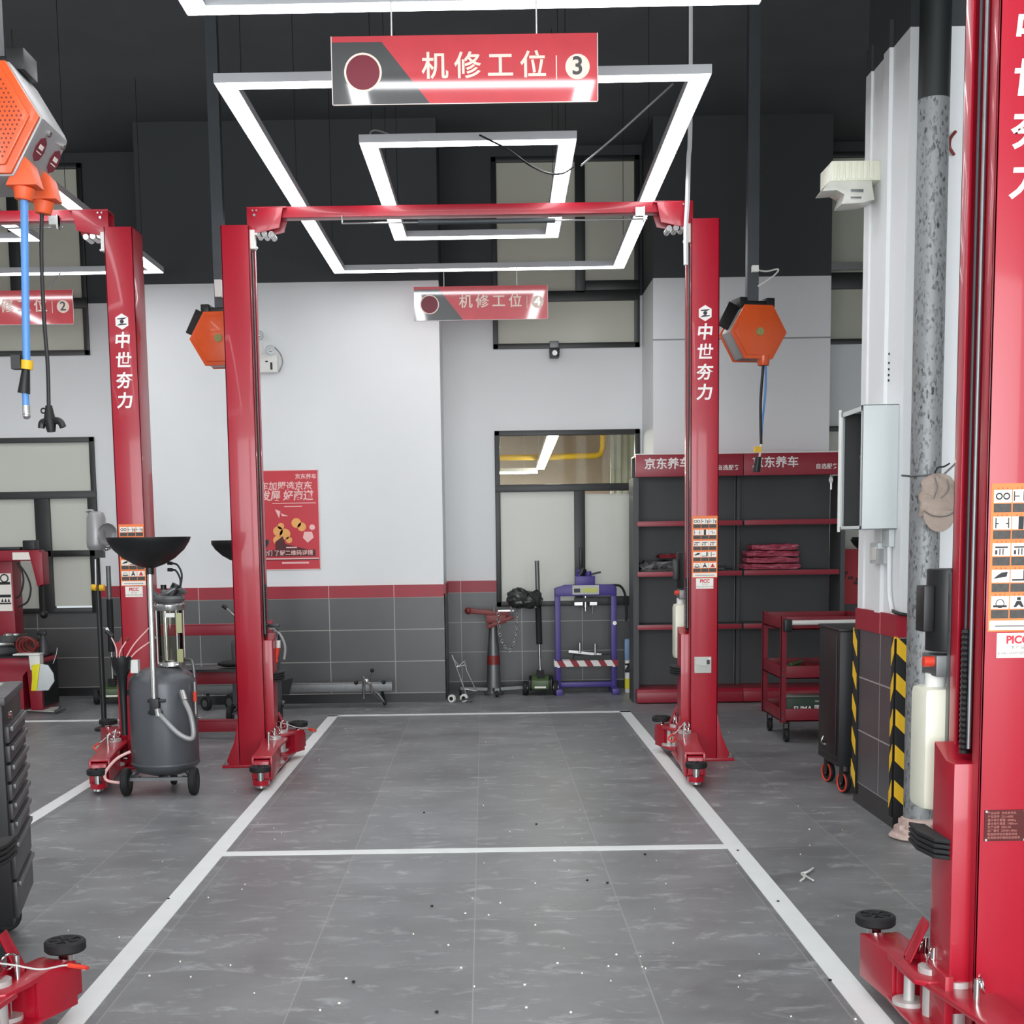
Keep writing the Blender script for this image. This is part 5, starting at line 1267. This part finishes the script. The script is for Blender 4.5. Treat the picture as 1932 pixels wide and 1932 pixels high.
def poster():
    y = YW - .002; x1, z1, z0 = at(600, 887, y).x, at(600, 886, y).z, at(603, 1074, y).z; x0 = x1 - .72
    t = thing('poster', 'red wall poster with white headlines on the white pier', 'poster', ((x0 + x1) / 2, y, (z0 + z1) / 2))
    H, W = z1 - z0, x1 - x0
    Xf = lambda f: x0 + W * f
    Zf = lambda f: z1 - H * f
    p = MB().box(x0, x1, y - .004, y, z0, z1).m(1)
    for b_ in ((x0, x1, z0, z0 + .006), (x0, x1, z1 - .006, z1), (x1 - .006, x1, z0, z1)): p.box(b_[0], b_[1], y - .005, y, b_[2], b_[3])
    p.build('sheet', ['poster_red', 'poster_pink'], t)
    d = MB().box(Xf(.05), Xf(.94), y - .0048, y - .004, Zf(.865), Zf(.80)).box(Xf(.0), Xf(.98), y - .0048, y - .004, Zf(.905), Zf(.895)).prism([(Xf(.42), Zf(.80)), (Xf(.42), Zf(.72)), (Xf(.52), Zf(.66)), (Xf(.55), Zf(.74)), (Xf(.85), Zf(.80))], 'Y', y - .0047, y - .004)
    d.build('dark_shapes', 'poster_dark', t)
    w = MB().text('养车加盟选京东', Xf(.52), y - .0052, Zf(.165), .083, bold=.0018, shear=.12, sx=.98)
    w.text('好发展 好商道', Xf(.52), y - .0052, Zf(.262), .098, bold=.0028, shear=.12, sx=.95).text('京东养车', Xf(.84), y - .0052, Zf(.07), .05, bold=.001)
    w.text('加入我们 了解二维码详情', Xf(.50), y - .0055, Zf(.833), .052, bold=.0008)
    w.box(Xf(.40), Xf(.96), y - .005, y - .004, Zf(.335), Zf(.328)).box(Xf(.55), Xf(.78), y - .005, y - .004, Zf(.368), Zf(.36)).box(Xf(.0), Xf(.98), y - .0052, y - .004, Zf(.895), Zf(.882))
    w.box(Xf(.5), Xf(.85), y - .005, y - .004, Zf(.94), Zf(.922)).box(Xf(.56), Xf(.70), y - .005, y - .004, Zf(.782), Zf(.77))
    w.prism([(Xf(.43), Zf(.39)), (Xf(.5), Zf(.41)), (Xf(.48), Zf(.48))], 'Y', y - .005, y - .004).prism([(Xf(.50), Zf(.43)), (Xf(.60), Zf(.46)), (Xf(.52), Zf(.46))], 'Y', y - .005, y - .004).cyl((Xf(.905), y - .005, Zf(.575)), (Xf(.905), y - .004, Zf(.575)), .026, seg=20)
    w.prism([(Xf(.8), Zf(.62)), (Xf(.9), Zf(.62)), (Xf(.92), Zf(.68)), (Xf(.84), Zf(.73)), (Xf(.78), Zf(.68))], 'Y', y - .005, y - .004)
    w.build('lettering', 'poster_pink', t)
    gmb = MB()
    for (f, h, r) in ((.50, .56, .03), (.46, .61, .045), (.55, .64, .05), (.45, .70, .04), (.70, .53, .045), (.77, .57, .04), (.60, .70, .03)): gmb.cyl((Xf(f), y - .0046, Zf(h)), (Xf(f), y - .004, Zf(h)), r, seg=24)
    gmb.build('gold_shapes', 'poster_gold', t)
poster()

# ------------------------------------------------------------------ red rack, low grey bench, hose
def rack():
    y0, y1 = 10.62, 11.0; x0, x1 = -2.75, -1.70
    t = thing('steel_rack', 'low red steel rack with three long bars, right of the grey oil tank', 'rack', ((x0 + x1) / 2, y0, 0))
    for z0, z1, yy in ((.06, .155, y0), (.79, .88, y1 - .05), (.40, .52, y1 - .05)):
        MB().box(x0, x1, yy, yy + .05, z0, z1).box(x0, x1, yy - .004, yy, z1 - .012, z1).build('rail', 'rack_red', t, bevel=.004)
    for x in (x0, x1 - .05): MB().box(x, x + .05, y1 - .0, y1 + .05, 0, .9).box(x, x + .05, y0, y1 + .05, 0, .06).build('end_frame', 'rack_red', t, bevel=.004)
    MB().box(x0 + .05, x1 - .05, y1 - .30, y1 - .02, .52, .54).build('tray', 'black_plastic', t)
    q = at(435, 1280, 10.85)
    tag(MB().ball((q.x, 10.84, .572), .10, .05, .028).ball((q.x + .1, 10.86, .566), .08, .05, .022).build('rag', 'rubber', loc=(q.x, 10.84, .54)), 'black rag lying on the red rack', 'rag')
    e = at(420, 1142, 11.05)
    tag(MB().cyl(e, at(428, 1148, 11.05), .016, seg=10).m(1).tube([at(428, 1148, 11.05), at(436, 1156, 11.05), at(446, 1166, 11.05), (at(446, 1166, 11.05).x + .02, 11.03, .875)], .007, 8).build('lever', ['black_plastic', 'steel'], loc=e), 'steel lever with a black grip above the red steel rack', 'lever')
rack()
def bench():
    y = 12.55; x0, x1 = at(345, 1297, y).x, at(740, 1297, y).x
    t = thing('low_bench', 'long low grey steel beam on black wheels along the rear wall', 'bench', ((x0 + x1) / 2, y, 0))
    zt_ = Zz(640, 1288, y)
    MB().box(x0, x1, y, y + .10, zt_ - .085, zt_).box(x0, x1, y - .006, y, zt_ - .012, zt_).build('beam', 'dull_steel', t, bevel=.005)
    for u in (391, 437, 525):
        xx = at(u, 1325, y).x; r = .075 if u != 391 else .065
        w = MB(); wheel(w, (xx, y - .04, r), r, .04, (.8, 1, 0)); wo = w.build('wheel', 'rubber', t)
        MB().bar((xx, y + .0, r), (xx, y + .05, zt_ - .07), .025, .03).build('bracket', 'black_frame', t)
        hubd(MB(), (xx, y - .04, r), r, .045, (.8, 1, 0)).build('hub', 'dull_steel', wo)
    q = at(738, 1330, y); MB().bar((x1 - .10, y + .05, zt_ - .08), (x1 - .07, y + .03, .02), .02, .02).bar((x1 - .2, y, zt_ - .08), (x1 - .07, y + .02, .03), .018, .018).build('leg', 'black_frame', t)
    q = at(525, 1295, y); MB().prism([(q.x - .08, zt_), (q.x + .14, zt_ + .05), (q.x + .1, zt_ - .1), (q.x - .08, zt_ - .1)], 'Y', y - .03, y).build('end_plate', 'black_frame', t)
    MB().cyl(at(530, 1330, y - .08), at(536, 1322, y - .08), .014, seg=8).build('wheel_brake', 'chrome', t)
    # chrome clamp
    c = at(690, 1290, y - .06)
    k = thing('wheel_clamp', 'small chrome wheel clamp with black knobs resting on the grey bench', 'clamp', (c.x, c.y, zt_))
    g = lambda u, v: at(u, v, y - .05)
    MB().tube([g(686, 1318), g(686, 1300), g(687, 1285)], .013, 8).tube([g(685, 1276), g(691, 1288), g(698, 1290), g(702, 1308)], .011, 8).tube([g(676, 1288), g(690, 1287)], .007, 8).tube([g(700, 1285), g(702, 1268)], .007, 8).tube([g(703, 1300), g(716, 1312), g(726, 1326)], .008, 8).ball(g(692, 1285), .025).build('arms', 'chrome', k)
    for u_, v_ in ((672, 1288), (702, 1265), (724, 1287), (726, 1327)): MB().ball(g(u_, v_), .019).build('knob', 'black_plastic', k)
bench()
def coil():
    y = 9.50; g = lambda u, v, d=0: at(u, v, y + d)
    t = thing('air_hose', 'short grey air hose with a red fitting hanging beside the left lift post', 'air hose', g(518, 1185))
    MB().box(g(498, 1183).x, g(528, 1183).x, y - .02, y + .02, g(510, 1183).z, g(510, 1177).z).build('hook', 'black_plastic', t, bevel=.003)
    MB().tube([g(508, 1186), g(520, 1188), g(532, 1203), g(538, 1222), g(536, 1244)], .009, 8).build('hose', 'cord_grey', t)
    MB().cyl(g(525, 1208), g(525, 1222), .016, seg=10).m(1).cyl(g(523, 1222), g(521, 1244), .02, .012, seg=10).ball(g(521, 1247), .016).m(2).tube([g(520, 1186), g(527, 1196), g(525, 1210)], .008, 8).build('fitting', ['white_plastic', 'orange_red', 'black_plastic'], t)
coil()
# ------------------------------------------------------------------ left side: tyre changer, lamp, clutter
def tyre_changer():
    y = 12.55; g = lambda u, v, d=0: at(u, v, y + d)
    t = thing('tyre_changer', 'red tyre changer with a swing arm at the left edge', 'tyre changer', (-4.6, y, 0))
    xr_ = at(78, 1280, y).x
    b = MB().prism([(-5.2, 0.02), (xr_ - .17, .02), (xr_ - .17, .33), (xr_ - .13, .38), (xr_ - .11, .02), (xr_, .02), (xr_, .47), (xr_ - .04, .50), (-5.2, .50)], 'Y', y, y + .5)
    b.build('base_cabinet', 'rack_red', t, bevel=.012)
    MB().box(xr_, xr_ + .005, y + .03, y + .48, .04, .45).box(-5.2, xr_ - .02, y + .02, y + .5, .50, .515).build('side_cover', 'black_plastic', t)
    cx = at(28, 1100, y + .4).x
    MB().box(-4.75, cx, y + .35, y + .6, .5, Zz(10, 1045, y + .4)).build('column', 'rack_red', t, bevel=.012)
    za, zb = Zz(40, 1058, y + .35), Zz(40, 1038, y + .35)
    hx = at(84, 1060, y + .3).x
    a = MB().box(-4.75, hx - .03, y + .25, y + .42, za, zb).prism([(hx - .13, zb), (hx, zb - .02), (hx, za - .22), (hx - .06, za - .24)], 'Y', y + .24, y + .43)
    arm_ = a.build('swing_arm', 'rack_red', t, bevel=.01)
    MB().box(at(24, 1050, y + .25).x, at(62, 1050, y + .25).x, y + .243, y + .25, Zz(40, 1056, y + .25), Zz(40, 1042, y + .25)).build('arm_label', 'sticker_white', arm_)
    MB().cyl((hx - .04, y + .33, za - .22), (hx - .04, y + .33, za - .50), .018, seg=6).ball((hx - .04, y + .33, za - .5), .035, .05, .04).build('mount_head', 'black_plastic', arm_)
    MB().box(at(45, 1030, y + .3).x, at(68, 1030, y + .3).x, y + .26, y + .4, zb, zb + .09).box(-4.8, at(40, 1034, y + .3).x, y + .26, y + .4, zb, zb + .03).build('arm_lock', 'black_plastic', arm_, bevel=.01)
    MB().tube([g(32, 1062, .3), g(42, 1080, .3), g(44, 1100, .3), g(38, 1122, .3), g(30, 1128, .3)], .009, 8).tube([g(34, 1062, .3), g(50, 1085, .3), g(58, 1110, .3), g(52, 1135, .3), g(34, 1145, .3)], .009, 8).build('hoses', 'cord_black', t)
    s = MB().box(-4.8, at(21, 1100, y + .34).x, y + .342, y + .35, Zz(10, 1153, y + .34), Zz(10, 1082, y + .34))
    s.m(1)
    q = g(8, 1091, .34); s.ring((q.x, y + .34, q.z), .035, .006, (0, 1, 0), 16)
    for v0, v1 in ((1098, 1103), (1122, 1127), (1137, 1140)): s.box(-4.75, at(19, 1100, y + .34).x, y + .340, y + .343, Zz(10, v1, y + .34), Zz(10, v0, y + .34))
    for k in range(3): s.prism([(g(2 + 6 * k, 1136, .34).x, g(0, 1136, .34).z), (g(7 + 6 * k, 1136, .34).x, g(0, 1136, .34).z), (g(4.5 + 6 * k, 1129, .34).x, g(0, 1129, .34).z)], 'Y', y + .340, y + .343)
    s.build('warning_label', ['sticker_white', 'black_plastic'], t)
    MB().lathe([(0, .515), (.24, .515), (.26, .54), (.26, .58), (.22, .60), (0, .60)], (-4.62, y + .22, 0), 32).build('turntable', 'dull_steel', t)
    for k in range(4):
        a_ = k * math.pi / 2 + .5; MB().box(-.03, .03, -.03, .03, 0, .05)
        MB().bar((-4.62, y + .22, .61), (-4.62 + .24 * math.cos(a_), y + .22 + .2 * math.sin(a_), .61), .05, .04).build('jaw', 'steel', t, bevel=.004)
tyre_changer()
y = 12.54
# clutter on the machine
def clutter():
    g = lambda u, v, d=0: at(u, v, y + d)
    q = g(75, 1232); z0 = .518
    b = thing('spray_bottle', 'black trigger spray bottle on the tyre changer', 'bottle', (g(72, 1215).x, y + .15, z0))
    x = g(72, 1215).x
    MB().lathe([(0, z0), (.045, z0), (.045, z0 + .10), (.02, z0 + .15), (.018, z0 + .18), (0, z0 + .18)], (x, y + .15, 0), 18).build('body', 'tool_grey', b)
    MB().box(x - .05, x + .03, y + .13, y + .17, z0 + .18, z0 + .22).bar((x - .03, y + .15, z0 + .19), (x - .05, y + .15, z0 + .12), .015, .02).build('trigger', 'black_plastic', b, bevel=.006)
    c = thing('coil_of_tubes', 'tangle of dark metal tubes lying on the tyre changer', 'tubes', (g(45, 1205).x, y + .15, z0))
    m = MB()
    for k in range(5): m.ring((g(46, 1205).x + .012 * k, y + .03 + .02 * k, z0 + .095), .085 - .01 * k, .009, (random.uniform(-.4, .4), 1, .3), 18)
    m.build('loops', 'stand_red', c)
    mm = thing('wheel_weight_tray', 'grey parts tray on the tyre changer turntable', 'tray', (g(-2, 1215).x, y + .26, .642))
    MB().lathe([(0, 0), (.15, 0), (.17, .06), (.16, .06), (.14, .012), (0, .012)], (g(-2, 1215).x, y + .26, .642), 26).build('dish', 'dull_steel', mm)
    MB().ball((g(-2, 1210).x, y + .24, .69), .05, .05, .03).build('weight', 'steel', mm); MB().ball((g(10, 1210).x, y + .27, .688), .04, .04, .03).build('weight', 'steel', mm)
    # white tub with yellow sheet hanging from it
    w = thing('plastic_tub', 'white plastic tub with a yellow scoop on the right side of the tyre changer', 'tub', (g(74, 1240).x, y - .02, .44))
    xa, xb = g(62, 1240).x, g(83, 1240).x
    MB().prism([(xa + .01, .40), (xb - .005, .40), (xb, .535), (xa, .535)], 'Y', y - .12, y - .01).box(xa - .14, xb + .005, y - .13, y, .535, .55).build('tub', 'white_plastic', w, bevel=.006)
    pts = lambda L: [(g(u, v).x, g(u, v).z) for u, v in L]
    MB().prism(pts([(70, 1252), (86, 1250), (82, 1278), (80, 1300), (69, 1300), (71, 1276)]), 'Y', y - .16, y - .13).build('scoop', 'bright_yellow', w, bevel=.006)
    MB().prism(pts([(86, 1250), (100, 1252), (110, 1268), (112, 1282), (101, 1299), (80, 1300)]), 'Y', y - .155, y - .135).m(1).tube([g(100, 1252, -.14), g(106, 1235, -.12), g(108, 1222, -.1)], .003, 6).build('scraper_sheet', ['grey_box', 'cord_grey'], w, bevel=.004)
    # clipboard on the floor
    p = [fl(45, 1343), fl(52, 1336), fl(112, 1337), fl(102, 1346)]
    k = thing('clipboard', 'white paper on a clipboard lying on the floor by the tyre changer', 'clipboard', (p[0].x, p[0].y, 0))
    MB().prism([(q_.x, q_.y) for q_ in (fl(40, 1345), fl(50, 1335), fl(116, 1336), fl(106, 1347))], 'Z', .001, .012).build('board', 'tool_grey', k)
    MB().prism([(q_.x, q_.y) for q_ in p], 'Z', .012, .018).build('paper', 'paper', k)
    a, b2 = fl(105, 1342, .02), fl(122, 1337, .03)
    MB().cyl(a, b2, .016, seg=8).build('clip', 'dull_steel', k)
clutter()
# lamp / air canister on a black pole
def lamp():
    y = 11.2; g = lambda u, v, d=0: at(u, v, y + d)
    t = thing('inflation_lance', 'grey canister and round reflector head on a black pole behind the oil tank', 'workshop lamp', (g(190, 1330).x, y, 0))
    x = g(192, 1330).x
    MB().cyl((x, y + .05, .0), (x, y + .05, 1.42), .022, seg=12).lathe([(0, 0), (.08, 0), (.08, .02), (.03, .04), (0, .04)], (x, y + .05, 0), 24).box(g(180, 1040).x, g(196, 1040).x, y - .02, y + .04, g(0, 1055).z, g(0, 1035).z).build('pole', 'black_frame', t)
    c0, c1 = g(183, 1038), g(181, 968)
    MB().lathe([(0, 0), (.055, .0), (.075, .02), (.08, .05), (.075, .26), (.06, .30), (.03, .31), (0, .31)], c0, 26, (c1 - c0)).build('canister', 'silver_body', t)
    MB().tube([g(162, 965), g(170, 963), g(176, 968), g(168, 1000), g(170, 1030)], .010, 8).build('canister_pipe', 'silver_body', t)
    q = g(205, 1008, -.05)
    r = MB().lathe([(.088, 0), (.094, .004), (.088, .012), (.07, .07), (.03, .12), (0, .125), (.0, .118), (.028, .112), (.064, .065), (.084, .006)], q + Vector((-.0, -.05, 0)), 30, (.28, .92, -.12))
    r.build('reflector', 'silver_body', t)
    MB().tube([g(215, 1015), g(212, 1030), g(200, 1036), g(190, 1040)], .014, 8).ball(g(201, 1035), .02).build('joint', 'chrome', t)
    MB().cyl(g(180, 1055), g(181, 1105), .008, seg=8).build('rod', 'chrome', t)
    MB().cyl(g(173, 1108), g(182, 1109), .026, seg=12).build('knob', 'yellow', t); MB().cyl(g(188, 1109), g(197, 1109), .026, seg=12).build('knob', 'yellow', t)
lamp()

# ------------------------------------------------------------------ rolling tool chest at the left edge
def chest():
    x1, y0, y1 = -2.085, 4.95, 5.62
    a0, a1 = fl(18, 1756, .14), fl(52, 1640, .3)
    # the right flank runs from the near corner to the far corner
    t = thing('tool_chest', 'black rolling tool chest with stacked drawers at the left edge', 'tool chest', (-1.95, 5.2, 0))
    # drawers face +X (slightly turned), near corner N and far corner Fc
    N, Fc = Vector((-1.712, 4.87, 0)), Vector((-1.845, 5.46, 0))
    d = (Fc - N).normalized(); n = Vector((d.y, -d.x, 0)); n = n if n.x > 0 else -n; L_ = (Fc - N).length; D_ = .46
    P = lambda a, o, z: N + d * a - n * o + Vector((0, 0, z))
    def slab(mb, a0, a1, o0, o1, z0, z1): return mb.hexa([P(a0, o1, z0), P(a0, o0, z0), P(a1, o0, z0), P(a1, o1, z0), P(a0, o1, z1), P(a0, o0, z1), P(a1, o0, z1), P(a1, o1, z1)])
    ztop = 0.985
    c = MB(); slab(c, 0, L_, .012, D_, .15, ztop - .015); c.build('body', 'black_plastic', t, bevel=.008)
    c = MB(); slab(c, -.01, L_ + .01, -.0, D_ + .01, ztop - .03, ztop); c.build('top', 'tool_grey', t, bevel=.006)
    zs = [.165, .31, .455, .53, .60, .67, .74, .81, .88]
    for i in range(len(zs) - 1):
        c = MB(); slab(c, .03, L_ - .03, -.004, .014, zs[i] + .006, zs[i + 1] - .004)
        dr = c.build('drawer', 'tool_grey', t, bevel=.004)
        c = MB(); slab(c, .05, L_ - .05, -.016, -.004, zs[i + 1] - .024, zs[i + 1] - .006); c.build('handle', 'dull_steel', dr, bevel=.003)
    MB().cyl(P(.06, -.002, .915), P(.06, -.014, .915), .014, seg=14).build('lock', 'chrome', t)
    for a in (.10, L_ - .10):
        for o in (.10, D_ - .07):
            p = P(a, o, .06); w = MB(); wheel(w, p, .06, .03, d); w.bar(p + d * .022, p + d * .022 + Vector((0, 0, .09)), .006, .04, n).bar(p - d * .022, p - d * .022 + Vector((0, 0, .09)), .006, .04, n)
            wo = w.build('caster', 'rubber', t); MB().cyl(p - d * .026, p + d * .026, .012, seg=10).build('hub', 'chrome', wo)
    q = P(.3, .2, ztop)
    tag(MB().prism([((P(.12, .06, 0)).x, (P(.12, .06, 0)).y), ((P(.5, .06, 0)).x, (P(.5, .06, 0)).y), ((P(.5, .32, 0)).x, (P(.5, .32, 0)).y), ((P(.12, .32, 0)).x, (P(.12, .32, 0)).y)], 'Z', ztop + .001, ztop + .006).build('shop_paper', 'paper', loc=q), 'sheet of paper on top of the black tool chest', 'paper')
    tag(MB().cyl(P(.2, .05, ztop + .014), P(.45, .15, ztop + .014), .008, seg=8).build('wrench', 'steel', loc=P(.3, .1, ztop)), 'thin steel tool on top of the black tool chest', 'tool')
chest()

# ------------------------------------------------------------------ far corner: red poster, litter
y = YR - .06
a, b = at(1588, 1140, y), at(1614, 1036, y)
t = thing('wall_poster', 'red patterned board seen between the shelving and the pillar', 'poster', ((a.x + b.x) / 2 + .2, y, a.z))
MB().box(a.x - .1, b.x + .5, y, y + .01, a.z, b.z).build('board', 'poster_red', t)
m = MB()
for k in range(14):
    x = a.x - .05 + (k * .37 % 1) * .5; z = a.z + .05 + (k * .61 % 1) * (b.z - a.z - .25); m.box(x, x + .05, y - .003, y, z, z + .03)
m.build('pattern', 'poster_dark', t)
p = fl(1522, 1650)
t = [(1510, 1662), (1518, 1655), (1512, 1648), (1524, 1645), (1534, 1638), (1528, 1642), (1518, 1650), (1534, 1661)]
tag(MB().tube([fl(u, v, .006 + .006 * (i % 2)) for i, (u, v) in enumerate(t)], .0045, 6).build('litter', 'cord_white', loc=p), 'crumpled white strip lying on the floor right of the bay line', 'litter')
d = MB(); random.seed(11)
for (u, v) in ((1010 + 0, 1668), (1046, 1625), (878, 1725), (922, 1728), (1010, 1747), (944, 1705), (780, 1764), (846, 1785), (870, 1828), (1052, 1819), (1098, 1838), (1148, 1825), (895, 1863), (990, 1860), (1163, 1803), (1218, 1829), (653, 1848), (640, 1895), (993, 1903), (1077, 1912), (435, 1823), (360, 1845), (282, 1843), (340, 1816), (225, 1770), (393, 1695), (1270, 1781), (912, 1521), (962, 1570), (1527, 1566), (1395, 1843), (1614, 1925), (604, 1908)):
    q = fl(u, v); d.ball((q.x, q.y, .004), random.uniform(.003, .006), None, .004, 6, 5)
for k in range(70):
    q = Vector((random.uniform(-1.9, 1.9), random.uniform(4.0, 11.5), .003)); d.ball(q, random.uniform(.002, .004), None, .003, 6, 4)
o = d.build('debris', 'sticker_white', loc=(0, 6, 0)); tag(o, 'white crumbs and grit scattered on the floor', 'debris', kind='stuff')
d = MB()
for (u, v) in ((815, 1711), (1108, 1662), (1146, 1667), (667, 1854), (800, 1534), (1012, 1556), (1392, 1606), (1468, 1702), (318, 1697), (1217, 1613), (1566, 1851), (824, 1911)):
    q = fl(u, v); d.ball((q.x, q.y, .004), .007, .007, .004, 7, 5)
tag(d.build('dark_grit', 'rubber', loc=(0, 6, 0)), 'dark grit scattered on the floor and lines', 'debris', kind='stuff')
# plastic sleeve and wire rising above the right post of the middle lift
wire('white plastic-wrapped cable rising above the right lift post to the ceiling', [at(1294, 500, 9.235), at(1294, 430, 9.235), at(1297, 380, 9.235), at(1299, 300, 9.235), at(1302, 235, 9.235), (at(1302, 235, 9.235).x, 9.235, CEIL)], .016, 'conduit', 'wrapped_cable', 'cable')
wire('short wire hanging above the sign marked 2', [at(92, 545, 12.1), at(97, 536, 12.1), at(108, 524, 12.1), at(114, 514, 12.1)], .006, 'cord_grey')
